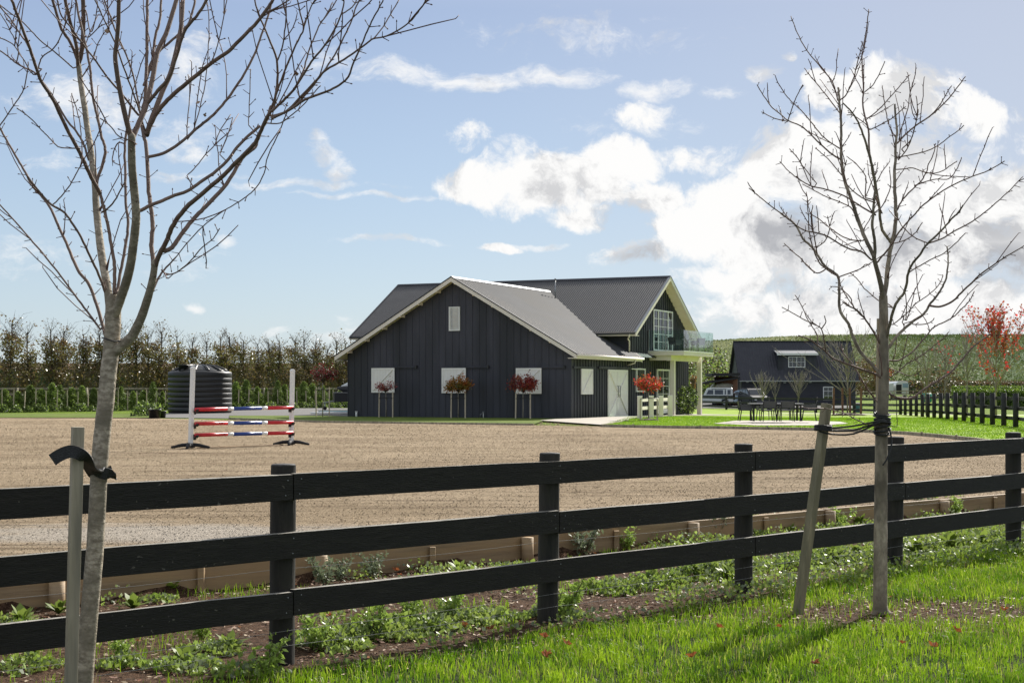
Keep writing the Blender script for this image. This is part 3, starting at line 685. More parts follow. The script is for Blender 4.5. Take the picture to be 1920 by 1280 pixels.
# ---------------------------------------------------------------- horse jump
JL=np.array((-7.80,37.0)); JR=np.array((-5.66,39.1)); JZ=.2
jd=JR-JL; jl=np.linalg.norm(jd); ja=math.atan2(jd[1],jd[0])
def jump_standard(p,h,label,lean):
    r=empty('jump_standard',(p[0],p[1],JZ),ja); tag(r,label,'jump stand','white jump stands in the arena')
    mb=MB(); mb.beam((0,0,.05),(lean,0,h-.05),.085,.105,'white',up=(0,1,0))
    pts=[]; 
    for k in range(13):
        a=math.pi*k/12; pts.append((lean-.055*math.cos(a)*1.05,-.046,h-.06+.055*math.sin(a)*1.2))
    mb.prism(pts,(0,.092,0),'white'); mb.build('upright',r,.006)
    mb=MB()
    for k in range(11):
        z=.2+k*.14; mb.tube([(lean*z/h-.0,-.0485,z),(lean*z/h,-.046,z)],.009,'matblack',8)
    mb.build('pin_hole',r)['kind']='stuff'
    mb=MB()
    for s_ in (-1,1):
        for t_ in (-1,1): mb.tube([(0,0,.09),(t_*.16,s_*.14,.075),(t_*.32,s_*.34,.02)],[.05,.045,.03],'matblack',10)
    mb.lathe([(.10,.02),(.10,.08),(.07,.12)],'matblack',16); mb.build('base',r)
    return r
jump_standard(JL,1.98,'white upright jump stand at the left end of the striped poles',.07)
jump_standard(JR,1.94,'white upright jump stand at the right end of the striped poles',.04)
for i,(za,zb,lb) in enumerate(((1.138-.2,1.165-.2,'topmost red white and blue striped jump pole'),(.796-.2,.785-.2,'middle red white and blue striped jump pole'),(.521-.2,.518-.2,'lowest red white and blue striped jump pole'))):
    r=empty('jump_pole',(JL[0],JL[1],JZ),ja); tag(r,lb,'jump pole','striped poles on the jump')
    A=Vector((.07,-.10,za)); B=Vector((jl-.03,-.10,zb)); fr=[0,.315,.375,.665,.725,1]; cs=['pole_red','white','pole_blue','white','pole_red']
    for k in range(5):
        mb=MB(); mb.tube([A.lerp(B,fr[k]),A.lerp(B,fr[k+1])],.046,cs[k],18,smooth=True); o=mb.build('band',r); o['label']=('red','white','blue','white','red')[k]+' painted band'
    for P_ in (A,B):
        d=(B-A).normalized(); s_=1 if P_ is A else -1; c=P_+d*s_*.02
        pts=[]
        for k in range(9): a=math.pi+math.pi*k/8; pts.append((c.x-.04,c.y+.055*math.cos(a),c.z+.055*math.sin(a)))
        for k in range(9): a=2*math.pi-math.pi*k/8; pts.append((c.x-.04,c.y+.075*math.cos(a),c.z+.075*math.sin(a)))
        mb=MB(); mb.prism(pts,(.08,0,0),'matblack'); mb.box(c.x-.04,c.x+.04,c.y+.055,c.y+.10,c.z-.12,c.z+.02,'matblack'); tag(mb.build('jump_cup',r),None)
mb=MB(); a=(JL[0]+.15,JL[1]+.05,.205); b=(JR[0]-.2,JR[1]-.05,.205)
mb.tube([Vector(a).lerp(Vector(b),t)+Vector((0,0,.004)) for t in np.linspace(0,1,9)],.012,'timber',6); tag(mb.build('ground_rope'),'tan rope lying on the sand between the feet of the jump stands','rope')
# ---------------------------------------------------------------- water tank
r=empty('water_tank',(-18.45,90.2,.2)); tag(r,'large black ribbed plastic water tank beside the arena','water tank')
mb=MB(); rad=1.86; prof=[(rad-.05,0)]; z=.02; hh=2.42; nr=7
for k in range(nr):
    z0=.06+(hh-.4)*k/nr; d=(hh-.4)/nr
    prof+=[(rad-.03,z0),(rad-.004,z0+d*.07),(rad,z0+d*.5),(rad-.004,z0+d*.91),(rad-.03,z0+d*.97)]
prof+=[(rad-.02,hh-.32),(rad,hh-.28),(rad,hh-.06),(rad-.04,hh),(rad-.22,hh+.05)]
mb.lathe(prof,'tank',64); mb.build('wall',r)
mb=MB(); n=64; prof=[(rad-.25,hh+.03),(rad-.45,hh+.12),(1.0,hh+.32),(.45,hh+.42),(.05,hh+.45)]
mb.lathe(prof,'tank',64)
for k in range(12):
    a=2*math.pi*k/12; pts=[(rr_*math.cos(a),rr_*math.sin(a),z_+.01) for rr_,z_ in prof[:-1]]; mb.tube(pts,[.07,.10,.08,.04],'tank',8)
mb.build('domed_lid',r)
mb=MB(); mb.lathe([(.28,hh+.0),(.28,hh+.36),(.31,hh+.37),(.31,hh+.42),(.05,hh+.44)],'tank',28,(-.75,-1.05,0)); mb.build('hatch',r)
for (px,py,wd,h,lab) in ((290,784,.62,.42,'bigger black tub at the arena edge left of the water tank'),(302,783,.5,.32,'low dark tub pressed against the bigger black tub beside the tank')):
    x,y=XY(px,py,.2); mb=MB(); mb.lathe([(wd/2*.85,0),(wd/2,h),(wd/2+.03,h),(wd/2+.03,h+.03),(wd/2-.03,h+.03),(wd/2*.8,.05)],'tank',24); o=mb.build('plastic_tub'); o.location=(x,y,.19); tag(o,lab,'tub')
# ---------------------------------------------------------------- bare-tree machinery
class Tree:
    def __init__(s, Y0, bm='bark', tm='twig'):
        s.Y0=Y0; s.br=[]; s.bm=bm; s.tm=tm; s.nodes=[]
    def w(s,px,py,dy): return W(px,py,s.Y0+dy)
def smooth_pts(P, k=3):
    P=[np.array(p,float) for p in P]
    if len(P)<3: 
        a,b=P[0],P[-1]; return [a+(b-a)*t for t in np.linspace(0,1,4)]
    out=[]
    for i in range(len(P)-1):
        p0=P[max(i-1,0)]; p1=P[i]; p2=P[i+1]; p3=P[min(i+2,len(P)-1)]
        for j in range(k):
            t=j/k; out.append(.5*((2*p1)+(-p0+p2)*t+(2*p0-5*p1+4*p2-p3)*t*t+(-p0+3*p1-3*p2+p3)*t**3))
    out.append(P[-1]); return out
def build_traced(Y0, branches, bark, tw, seed, spur=.03, twig_len=(.12,.4), twig_rate=1.0, trunk_n=1, pxm=1.0):
    """branches: list of (w0,w1,[x,y,...]) in photograph coordinates of the silhouette; gets real depth by a random lean"""
    rnd=random.Random(seed); nodes=[]; res=[]
    for bi,(w0,w1,fl) in enumerate(branches):
        P=[(fl[i],fl[i+1]) for i in range(0,len(fl),2)]
        S=smooth_pts([(a,b,0) for a,b in P],4)
        dy0=0.0
        if nodes:
            d=[(n[0]-S[0][0])**2+(n[1]-S[0][1])**2 for n in nodes]; j=int(np.argmin(d)); dy0=nodes[j][2] if d[j]<45**2 else rnd.uniform(-.5,.5)
            if 1<d[j]<32**2: S.insert(0,np.array((nodes[j][0],nodes[j][1],0.)))
        if bi<trunk_n: sl=0.0; cur=0
        else: sl=rnd.choice((-1,1))*rnd.uniform(.15,.75); cur=rnd.uniform(-.15,.15)
        acc=0; pts=[]; rad=[]; tot=sum(math.hypot(S[i+1][0]-S[i][0],S[i+1][1]-S[i][1]) for i in range(len(S)-1))
        for i,p in enumerate(S):
            if i: acc+=math.hypot(p[0]-S[i-1][0],p[1]-S[i-1][1])
            m=acc*Y0/F; dy=dy0+sl*m*(1 if bi>=trunk_n else 0)+cur*m*m*.3
            dy=max(-1.3,min(1.6,dy)); f=acc/max(tot,1)
            jx=rnd.uniform(-.6,.6) if w0<12 else 0
            nodes.append((p[0],p[1],dy)); pts.append(W(p[0]+jx,p[1],Y0+dy)); rad.append(((w0+(w1-w0)*f)/2)*(.86 if w0<16 else .95)*(Y0+dy)/F)
        
        if w1>3: pts.append(pts[-1]+(pts[-1]-pts[-2]).normalized()*rad[-1]*.8); rad.append(rad[-1]*.45)
        res.append((w0,w1,pts,rad))
    return res
def twigify(mb, pts, rad, rnd, tw, spur, tl, rate, thr=.02, upb=.6, n=5, pmin=.0016):
    L=0; nxt=rnd.uniform(.03,.1)
    for i in range(len(pts)-1):
        a,b=pts[i],pts[i+1]; seg=(b-a).length; d=(b-a).normalized() if seg>0 else Vector((0,0,1))
        while nxt<L+seg:
            t=(nxt-L)/seg; p=a.lerp(b,t); r=rad[i]; 
            o=Vector((rnd.gauss(0,1),rnd.gauss(0,1),rnd.gauss(0,1))); o-=d*o.dot(d); o.normalize()
            if r<thr:
                # opposite spur buds
                for s_ in ((1,-1) if rnd.random()<.6 else (1,)):
                    dirn=(o*s_+d*.7).normalized(); q=p+dirn*(r+spur*rnd.uniform(.5,1.6)); mb.tube([p,q],[pmin*1.3,pmin*.9],tw,4)
                    if rnd.random()<.5: mb.tube([q,q+dirn*.008],[pmin*2.0,pmin*1.2],tw,4)
                if rnd.random()<.16*rate:
                    ln=rnd.uniform(*tl); dirn=(o*.7+d*.7+Vector((0,0,upb*.9))).normalized(); P=[p]; q=p
                    m=rnd.randint(3,5)
                    for k in range(m):
                        dirn=(dirn+Vector((rnd.gauss(0,.1),rnd.gauss(0,.1),rnd.gauss(.06,.08)))).normalized(); q=q+dirn*ln/m; P.append(q)
                        if k and rnd.random()<.8: 
                            oo=dirn.orthogonal().normalized(); oo=(oo*rnd.choice((-1,1))+dirn).normalized(); mb.tube([q,q+oo*spur*rnd.uniform(.4,1)],[pmin,pmin*.8],tw,4)
                    mb.tube(P,[max(pmin*1.5,r*.55)]+[pmin*1.4]*(m-1)+[pmin*1.1],tw,5)
            nxt+=rnd.uniform(.05,.13)
        L+=seg
LT=[(37,31,[150,1400,160,1235,172,1100,180,1000,186,880,193,800,199,750,203,700,208,660,211,620,212,590,213,562]),
(17,10,[208,600,203,550,196,510,190,475,184,425,180,381,178,344,170,281,163,235,159,203,152,160,147,119]),
(8,7,[147,125,142,80,133,47,122,0,118,-30]),(10,9,[147,122,154,90,156,40,156,0,152,-40]),
(19,15,[212,600,224,565,234,537,244,500,250,459,254,425,255,397,250,340,247,300,247,255]),
(12,8,[247,262,238,230,231,200,224,165,219,134,216,105,219,78,222,40,223,0,226,-40]),
(12,9,[248,260,259,234,268,214,275,194,286,148,294,103,303,80,312,62,322,30,331,0,338,-30]),
(7,5,[219,548,228,500,236,459,240,420,236,381,235,330,234,281,238,240,245,200]),
(8,5,[214,550,215,515,214,490,207,450,200,412,192,380,187,359,181,344,190,315,197,290,196,272,191,259,185,230,178,200,172,165,169,131,164,100,159,78,150,40,142,0,136,-30]),
(8,4,[198,632,187,590,175,553,165,530,150,512,136,484,125,456,110,424,97,394,80,370,62,350,47,322,34,300,19,275,8,255,0,241,-20,210]),
(6,4.5,[198,550,185,515,169,481,152,445,134,416,118,396,97,384,70,355,50,328]),
(5,3,[188,617,168,590,147,562,125,532,103,503,80,475,56,447,28,415,0,384,-25,355]),
(22,13,[212,662,232,645,247,631,262,602,272,575,281,545,287,519,291,490]),
(10,6,[288,500,286,480,284,459,286,435,286,412,282,380,278,350,275,281,270,255,265,228,268,205,272,187,274,150,275,109,276,60,276,0,276,-30]),
(11,8,[290,503,300,475,312,453,321,430,331,412,350,388,369,372,392,352,420,328,441,306,460,288,478,268,487,250,497,228,506,212]),
(10,7,[309,470,320,466,331,453,350,426,369,404,385,388,400,372,425,345,450,303,463,288,478,276,484,259,492,240,500,225,508,200]),
(6,3,[508,205,513,195,516,187,520,150,519,112,503,70,484,25,478,0,474,-20]),(3.5,3,[519,115,526,100,531,78,536,40,537,0]),
(5,3,[508,205,520,170,534,134,548,100,562,70,569,56,563,25,558,0]),(3,2.5,[569,56,578,25,590,0,594,-15]),
(6,3,[508,210,530,190,550,169,568,142,584,116,605,90,625,60,641,25,645,0]),(3,2.5,[641,27,655,18,665,8,672,-10]),
(4,2.5,[552,168,568,135,578,100,590,68,600,45,612,29,623,6]),
(6,2.5,[510,218,525,214,541,206,575,170,600,143,612,131,645,112,675,91,690,80,700,73,725,68,753,53,772,38,787,19,805,-4]),
(3,2,[700,73,718,52,732,28,748,0]),(6,3,[510,222,532,212,553,200,570,188,590,180,619,169,640,157,653,144,664,115,675,91,686,65,697,41,708,20,719,0]),
(4.5,3,[553,200,578,172,600,144,622,112,641,78,652,55,662,31,668,12,675,0]),(3,2,[500,231,525,231,548,215,569,197,585,178,601,161]),
(2.4,2,[539,207,525,245,503,291,495,325,484,347,470,362,453,375,432,388,412,400,380,425,350,457,328,484,310,502]),
(6,3,[287,545,295,525,305,509,318,495,330,482]),(3.5,2,[303,506,313,514,328,512,345,500,359,487,380,463,400,447,412,428]),
(8,6,[266,394,282,385,305,376,328,366,350,359,375,342,400,325,425,303,441,281,462,258,487,237]),
(7,4,[280,294,305,288,328,275,350,258,369,241,395,220,412,203,432,178,453,147,470,118,484,84,496,50,506,19,512,-5]),
(10,7,[275,250,283,232,294,212,310,192,328,175,360,148,400,116,428,97,450,75,484,40,500,18,512,0,520,-20]),(4,3,[497,25,520,14,543,0]),
(12,9,[275,253,284,225,294,199,306,168,319,140,326,115,331,94,336,70,340,47,343,0,345,-30]),
(8,6,[277,194,296,170,317,145,331,105,345,61,357,44,369,30,380,14,390,-4]),(6,5,[270,160,282,122,292,106,301,94,318,80,333,66,352,47,360,25,366,0]),
(7,5,[284,131,288,100,291,70,297,48,301,30,302,0,302,-20]),
(9,6,[187,362,178,345,169,328,158,304,147,281,125,240,106,200,90,172,75,147,62,110,50,75,35,35,22,0]),
(5,3,[166,300,160,280,153,262,140,243,125,225,106,192,85,160,66,137,48,128,31,119,15,106,-5,92]),
(4,3,[75,147,64,110,50,82,37,62,18,34,-4,8]),(5,3,[259,216,230,178,200,144,178,112,156,84,136,56,116,31,110,12,106,-5]),
(4,3.5,[266,228,258,185,250,141,233,95,216,56,205,25,194,-4]),(4,3,[272,244,252,180,231,125,215,80,200,47,188,22,178,0]),
(3,2.5,[137,128,108,102,78,78,58,58,37,37,15,22,-5,5]),(7,6,[146,114,132,80,116,56,106,26,97,-4]),
(3,2.5,[72,128,75,115,84,103,96,95,106,84,115,65,122,47,124,20,125,0]),(3,2,[150,278,130,278,109,275,92,258,78,244,55,220,31,203]),
(4,3,[191,398,205,388,216,375,226,357,234,341]),(3,2.5,[-6,245,12,218,31,191,44,168,50,144,53,116]),
(3,2,[97,386,115,368,131,347,145,322,153,303,153,270,150,231,142,200,134,175]),
(3,2,[78,130,62,140,40,105,22,82,-4,70]),(3,2,[31,119,34,90,20,60,10,40,-4,20]),
(3,2,[234,270,222,268,213,285,212,303,226,310]),(3,2,[257,270,240,262,222,255,205,235,188,222]),
(2.5,2,[350,258,352,215,356,180,353,140]),(2.5,2,[352,262,364,240,374,205,384,160,390,100,392,40,388,0]),(2.5,2,[372,128,392,122,405,95,415,55,425,0]),
(2.5,2,[350,330,368,312,385,290,402,272,410,250,432,215]),(2.2,2,[466,235,468,180,470,130]),(2.2,2,[412,290,424,262,436,222]),
(3,2,[161,20,170,60,178,40,183,10,180,-5]),(2.5,2,[167,70,188,50,205,42,215,30]),(3,2,[153,146,172,115,185,80,200,55,215,38])]
tree1=empty('bare_tree',(XY(150,1400,0)[0],7.3,0)); tag(tree1,'large leafless young tree with pale mottled trunk, filling the upper left foreground','tree')
rnd=random.Random(3); T0=Vector(tree1.location)
res=build_traced(7.3,LT,'bark','twig',5,trunk_n=1)
def rel(P,O): return [p-O for p in P]
mbT=MB(); mbT.tube(rel(res[0][2],T0),[r*1.0 for r in res[0][3]],'bark_trunk',20,wob=.02); mbT.build('trunk',tree1)
tw=MB()
for bi,(w0,w1,pts,rad) in enumerate(res[1:],1):
    mb=MB(); mn='bark_trunk' if w0>=15 else 'bark'
    mb.tube(rel(pts,T0),[max(r,.0025) for r in rad],mn,14 if w0>9 else 8,wob=.03); mb.build('branch',tree1)
    twigify(tw,rel(pts,T0),rad,rnd,'twig',.028,(.12,.42),1.1 if w0<9 else .5,pmin=.0019)
tw.build('twigs',tree1)
# tie round the trunk near the fork, dead leaves
mb=MB(); mb.tube(rel([W(192,633,7.25),W(201,636,7.22),W(214,640,7.22),W(224,639,7.26),W(236,643,7.25)],T0),.004,'strap',6); mb.build('tie_cord',tree1)
P=[W(a,b,7.2+random.uniform(-.2,.3))-T0 for a,b in ((555,133),(548,137),(536,195),(535,199),(541,178),(426,320),(432,318),(438,292),(232,477),(208,60),(376,190),(386,211),(383,213),(194,398),(378,442))]
leaves('dead_leaf',np.array([list(p) for p in P]),.026,'litter',tree1,aspect=.8)
# --- right tree
RT=[(30,17,[1653,1150,1652,1140,1651,1120,1651,1000,1652,900,1654,800,1657,720,1657,653,1657,597,1656,555]),
(12,9,[1656,565,1652,535,1641,493,1638,478]),(9,4.5,[1638,480,1630,462,1619,439,1605,400,1590,357,1580,321,1577,279,1577,230,1574,190,1572,165]),
(7,5,[1640,480,1640,450,1636,428,1637,400,1639,375,1642,348]),(7,3,[1642,352,1636,318,1630,289,1618,252,1606,223,1592,205,1580,193]),
(11,8,[1657,560,1661,535,1667,484,1672,456,1678,428,1681,400]),(8,4,[1680,403,1678,360,1677,328,1679,295,1680,269,1682,245,1680,226,1678,197]),
(7,5,[1669,452,1660,440,1653,428,1650,405,1647,378,1642,348]),
(5,2.2,[1642,350,1636,315,1631,289,1628,243,1622,220,1618,197,1619,172,1618,148,1616,105,1618,90,1621,75,1625,50,1629,18]),
(3,2,[1571,188,1566,168,1559,151,1535,122,1511,92,1495,62,1483,31]),(3,2,[1576,187,1585,180,1593,164,1601,145,1606,125,1612,100,1618,78]),
(3,2,[1574,212,1556,187,1537,164,1522,146,1508,128]),(3,2,[1575,279,1558,268,1541,254,1528,238,1511,217,1500,205,1488,194,1477,183,1467,169]),
(4,2,[1577,300,1556,286,1537,269,1520,252,1501,236,1477,226,1462,213,1446,200,1432,180,1419,159]),(2.4,2,[1477,226,1489,192,1505,159]),(2.4,2,[1477,228,1452,222,1428,210]),
(2.5,2,[1578,328,1554,299,1543,290,1532,280]),(4,2,[1642,403,1616,388,1590,371,1567,361,1544,354,1522,349,1501,338,1480,322,1462,303]),(2.4,2,[1531,344,1508,315,1496,297,1480,279]),
(3,2,[1606,415,1598,392,1577,380,1552,370,1528,358,1505,345]),
(4,2.2,[1634,487,1616,472,1594,467,1572,456,1549,442,1528,436,1506,431,1485,416,1464,400,1435,378,1405,353]),(3,2,[1619,451,1598,450,1577,442,1563,432,1549,422,1535,410,1520,400,1515,382,1512,360]),
(8,4,[1648,698,1634,682,1619,667,1608,650,1599,631,1594,615,1588,602,1578,588,1574,574,1573,532,1571,518,1560,508,1549,501,1540,490,1532,476,1519,460,1506,448,1492,422,1478,410,1464,400]),
(3.5,2,[1571,518,1552,506,1537,493,1526,470,1518,440,1516,410,1513,375]),(3,2,[1549,504,1532,512,1515,500,1501,484,1486,471,1470,456]),(3,2,[1573,519,1590,513,1613,504,1622,496,1632,496]),
(3,2,[1532,476,1528,450,1524,425,1522,400,1524,385]),(2.6,2,[1537,460,1548,450,1555,430,1552,405]),
(5,3,[1650,645,1640,625,1627,605,1616,590,1605,580,1592,574,1580,566]),(3,2,[1605,582,1598,570,1594,557,1578,540,1574,520]),(2.6,2,[1640,622,1622,598,1608,585,1590,560,1576,540,1556,537]),
(3,2,[1675,577,1660,567,1647,563,1627,546,1618,538,1610,526,1602,518,1594,512]),
(6,3,[1656,712,1645,703,1633,698,1615,692,1594,684,1577,678,1560,670,1545,656,1532,647,1518,636,1497,629]),(3,2,[1549,661,1545,640,1540,616,1522,606,1504,597,1485,586,1466,576]),(2.5,2,[1533,647,1532,628,1515,600,1503,572,1491,553]),
(3.5,2.5,[1650,760,1633,738,1619,718,1606,694,1591,673,1580,660,1577,645]),(3,2,[1540,616,1548,605,1546,592]),
(3.2,2,[1650,803,1635,797,1620,793,1600,783,1585,775,1560,768,1545,765]),
(7,3,[1664,655,1680,632,1698,614,1715,600,1729,591,1738,580,1743,571,1755,556,1765,541,1773,525,1776,507,1778,485,1776,462]),
(5,2,[1743,573,1760,575,1774,571,1790,562,1798,553,1820,532,1841,512,1864,496,1886,481,1905,470,1935,452]),
(4,2.2,[1664,675,1682,676,1695,670,1712,658,1726,642,1738,628,1748,616,1760,608,1774,602,1790,592,1802,580,1817,565,1827,546]),
(7,3.5,[1663,632,1670,600,1678,574,1686,560,1695,549,1700,530,1703,512,1712,492,1726,476,1732,465,1740,456,1757,440,1774,422,1786,408,1796,400,1806,385]),
(3.5,2,[1740,456,1765,448,1788,434,1815,420,1844,400,1868,380,1895,355,1918,331]),(2.8,2,[1703,512,1716,503,1729,496,1750,484,1768,476,1790,458,1810,437]),(2.8,2,[1740,456,1718,447,1701,434,1690,422,1684,408]),
(2.6,2,[1678,456,1692,452,1706,445,1720,432,1729,417]),(4,2.2,[1644,493,1652,482,1661,473,1674,455,1684,437,1700,418,1705,412,1717,400,1728,387,1750,370,1774,354,1797,342,1823,331,1853,320,1884,302]),
(3.6,2,[1681,397,1687,383,1695,371,1712,354,1728,338,1737,322,1741,308,1750,290,1754,269]),(2.6,2,[1715,348,1738,340,1756,336,1780,335,1795,315,1803,295]),(2.6,2,[1679,318,1695,317,1711,315,1731,322,1751,325,1768,320,1780,312,1795,302]),
(2.6,2,[1683,295,1715,289,1741,282,1760,272,1777,259,1795,246,1808,235]),(4,2.2,[1682,269,1694,256,1708,243,1725,230,1741,220,1758,206,1774,190,1792,168,1810,144]),(2.4,2,[1742,220,1760,200,1772,180,1784,161]),
(2.6,2,[1681,262,1672,245,1665,230,1662,212,1659,194,1656,178,1654,161]),(2.6,2,[1685,262,1692,235,1702,203,1706,180,1711,154]),
(2.6,2,[1626,223,1645,208,1662,190,1684,165,1705,141]),(2.4,2,[1620,174,1636,160,1648,140,1659,115]),(2.6,2,[1633,243,1655,232,1675,220,1698,200]),
(3,2,[1623,371,1623,350,1623,331,1608,310,1590,295]),(3,2,[1642,380,1615,370,1587,345,1583,320,1588,300]),(2.6,2,[1638,400,1655,385,1670,350,1668,320]),
(2.4,2,[1629,243,1622,232,1600,217,1588,216]),
(6,3,[1665,735,1678,744,1695,747,1712,745,1728,733,1743,723,1764,710,1782,698,1802,676,1821,653,1840,638,1858,625]),
(3,2,[1670,706,1684,697,1698,684,1722,670,1745,653,1764,638,1779,622]),(2.8,2,[1667,690,1685,697,1703,704,1716,702,1728,694]),(2.6,2,[1675,608,1685,600,1692,594,1706,582,1717,569,1736,556,1754,541,1764,528,1768,515]),
(2.6,2,[1695,594,1692,604,1696,612]),(2.4,2,[1700,600,1708,575,1716,540]),(2.4,2,[1698,600,1700,575,1697,548]),(2.6,2,[1712,608,1730,608,1745,604,1752,596]),
(3,2,[1655,400,1645,380,1640,352,1650,330]),(2.6,2,[1684,300,1700,280,1712,250,1720,215,1718,180]),(2.6,2,[1690,280,1708,262,1716,235,1722,205])]
tree2=empty('bare_tree',(W(1652,1150,11.2).x,11.2,0)); tag(tree2,'slender leafless tree with spreading branches at right, tied to a leaning stake','tree')
T0=Vector(tree2.location); rnd=random.Random(11)
res=build_traced(11.2,RT,'bark','twig',21,trunk_n=1)
mb=MB(); rr=res[0][3]; rr=[r*(1.0 if i>3 else 1.0+.12*(3-i)) for i,r in enumerate(rr)]
for r_i in range(4,len(rr)): rr[r_i]=min(rr[r_i],.0495)
mb.tube(rel(res[0][2],T0),rr,'bark_right',20,wob=.03); mb.build('trunk',tree2)
tw=MB()
for bi,(w0,w1,pts,rad) in enumerate(res[1:],1):
    mb=MB(); mb.tube(rel(pts,T0),[max(r,.003) for r in rad],'bark_right' if w0>=7 else 'bark',12 if w0>6 else 7,wob=.03); mb.build('branch',tree2)
    twigify(tw,rel(pts,T0),rad,rnd,'twig',.03,(.12,.38),1.15 if w0<7 else .5,pmin=.0024)
tw.build('twigs',tree2)
# ---------------------------------------------------------------- stakes and ties, foreground
def stake(a,b,w,label,cat='stake',mn='timber_grey',w2=None,rot=0.3):
    a=Vector(a); b=Vector(b); o_=empty('tree_stake',a); tag(o_,label,cat)
    mb=MB(); d=(b-a)
    up=Vector((math.cos(rot),math.sin(rot),0)); mb.beam((0,0,-.15),d,w,w2 or w,mn,up=up); mb.build('shaft',o_,.003); return o_
s1=stake(W(128,1390,6.9),W(146,800,6.9),.052,'pale square timber stake standing left of the big foreground tree',w2=.05,rot=.5)
s2=stake(W(1492,1142,11.2),W(1550,757,11.35),.060,'weathered timber stake leaning right, left of the slender tree',w2=.060,mn='timber_olive',rot=.7)
s3=stake(W(1640,1140,11.32),W(1648,597,11.34),.026,'tall thin stake pressed against the left of the slender tree trunk',w2=.026,rot=.2)
def ribbon(mb,pts,wd,mn,th=.003):
    pts=[Vector(p) for p in pts]; vs=[]; n=len(pts)
    for i,(p) in enumerate(pts):
        d=(pts[min(i+1,n-1)]-pts[max(i-1,0)]).normalized(); s=d.cross(Vector((0,1,0))).normalized(); nn=d.cross(s)
        hw=wd/2
        for a_,b_ in ((-1,-1),(1,-1),(1,1),(-1,1)): vs.append(p+s*a_*hw+nn*b_*th)
    fs=[(0,1,2,3),tuple(4*(n-1)+q for q in (3,2,1,0))]
    for i in range(n-1):
        for q in range(4): fs.append((4*i+q,4*i+4+q,4*i+4+(q+1)%4,4*i+(q+1)%4))
    mb.add(vs,fs,mn,False)
r=empty('tree_tie',W(150,870,6.9)); tag(r,'black woven strap tying the pale stake to the big foreground tree','strap'); T0=Vector(r.location)
mb=MB(); P=smooth_pts([W(98,862,6.84),W(112,853,6.84),W(131,846,6.84),W(150,851,6.84),W(163,862,6.88),W(172,875,7.0),W(186,884,7.15),W(204,889,7.19),W(212,890,7.28)],4)
ribbon(mb,rel([Vector(p) for p in P],T0),.056,'strap'); P=smooth_pts([W(150,855,6.97),W(160,872,7.1),W(175,889,7.3),W(200,886,7.38),W(210,882,7.3)],4); ribbon(mb,rel([Vector(p) for p in P],T0),.05,'strap'); mb.build('webbing',r)
r=empty('tree_tie',W(1600,803,11.3)); tag(r,'loose black cords tying the leaning stake to the slender tree','strap'); T0=Vector(r.location)
mb=MB()
for k,(ya,yb,sg) in enumerate(((801,790,3),(804,792,9),(808,793,14))):
    P=smooth_pts([W(1536,ya,11.24),W(1560,ya+sg*.4,11.25),W(1600,(ya+yb)/2+sg*.9,11.2),W(1640,yb+sg*.2,11.12),W(1655,yb-3,11.1),W(1668,yb,11.2)],3); mb.tube(rel([Vector(p) for p in P],T0),.007,'strap',6)
for k in range(7):
    z=W(0,806-k*2.6,11.2).z; c=W(1543.5,800,11.26); pts=[(c.x+.062*math.cos(a),c.y+.062*math.sin(a),z+.004*math.sin(a*2)) for a in np.linspace(0,2*math.pi,14)]; 
    if k<4: mb.tube(rel([Vector(p) for p in pts],T0),.007,'strap',5)
    z=W(0,812-k*6,11.2).z; c=W(1654,800,11.2); pts=[(c.x+(.056+.004*(k%2))*math.cos(a),c.y+.06*math.sin(a),z+.012*math.sin(a+k)) for a in np.linspace(0,2*math.pi,16)]; mb.tube(rel([Vector(p) for p in pts],T0),.008,'strap',6)
P=smooth_pts([W(1667,800,11.14),W(1672,830,11.12),W(1664,858,11.1),W(1655,872,11.1)],4); mb.tube(rel([Vector(p) for p in P],T0),.006,'strap',6)
P=smooth_pts([W(1668,796,11.14),W(1682,800,11.14),W(1681,775,11.14),W(1680,742,11.14),W(1664,740,11.14)],2); mb.tube(rel([Vector(p) for p in P],T0),.003,'strap',5)
mb.build('cord',r)
# ---------------------------------------------------------------- lollipop trees
def lollipop(x,y,z,h0,cr,label,lm,stakes,n,seed,dens=1.0,group='small round topped trees around the barn',rz=0,asp=(1.1,1.0,.85),leaf=.075):
    rg=np.random.default_rng(seed); r=empty('topiary_tree',(x,y,z),rz); tag(r,label,'tree',group)
    top=h0+cr*.7
    mb=MB(); mb.tube([(0,0,-.05),(.01,0,h0*.5),(0,0,h0),(0,0,top)],[.028,.022,.02,.008],'bark_grey',10); mb.build('trunk',r)
    mb=MB(); c=np.array((0,0,h0+cr*.55)); pts=[]
    for k in range(34):
        d=rg.normal(size=3); d[2]=abs(d[2])*.8-.2; d/=np.linalg.norm(d); e=c+d*cr*np.array(asp)*rg.uniform(.7,1.0); a=Vector((0,0,h0+rg.uniform(-.02,.1))); m_=a.lerp(Vector(e),.5)+Vector((0,0,.04)); mb.tube([a,m_,Vector(e)],[.012,.008,.004],'bark_far',5)
        for q in range(int(n/34)):
            t=rg.uniform(.35,1.1)**.7; b=np.array(a)+(e-np.array(a))*t+rg.normal(size=3)*cr*.13; pts.append(b)
    mb.build('branches',r)
    leaves('foliage',np.array(pts),leaf,lm,r,aspect=.6)
    for s_ in stakes:
        mb=MB(); mb.beam((s_[0],s_[1],-.1),(s_[0]*1.0+s_[2],s_[1],h0*.98+s_[3]),.055,.055,'stake_pale'); mb.build('stake',r)
        mb=MB(); mb.tube([(s_[0]+s_[2]*.8,s_[1]-.03,h0*.78),(s_[0]*.5,s_[1]*.5-.05,h0*.79),(0,-.03,h0*.8)],.018,'strap',6); mb.build('tie',r)
    return r
def at_front(px,o): s=front_s(px,o); return BW(s,-o,0)
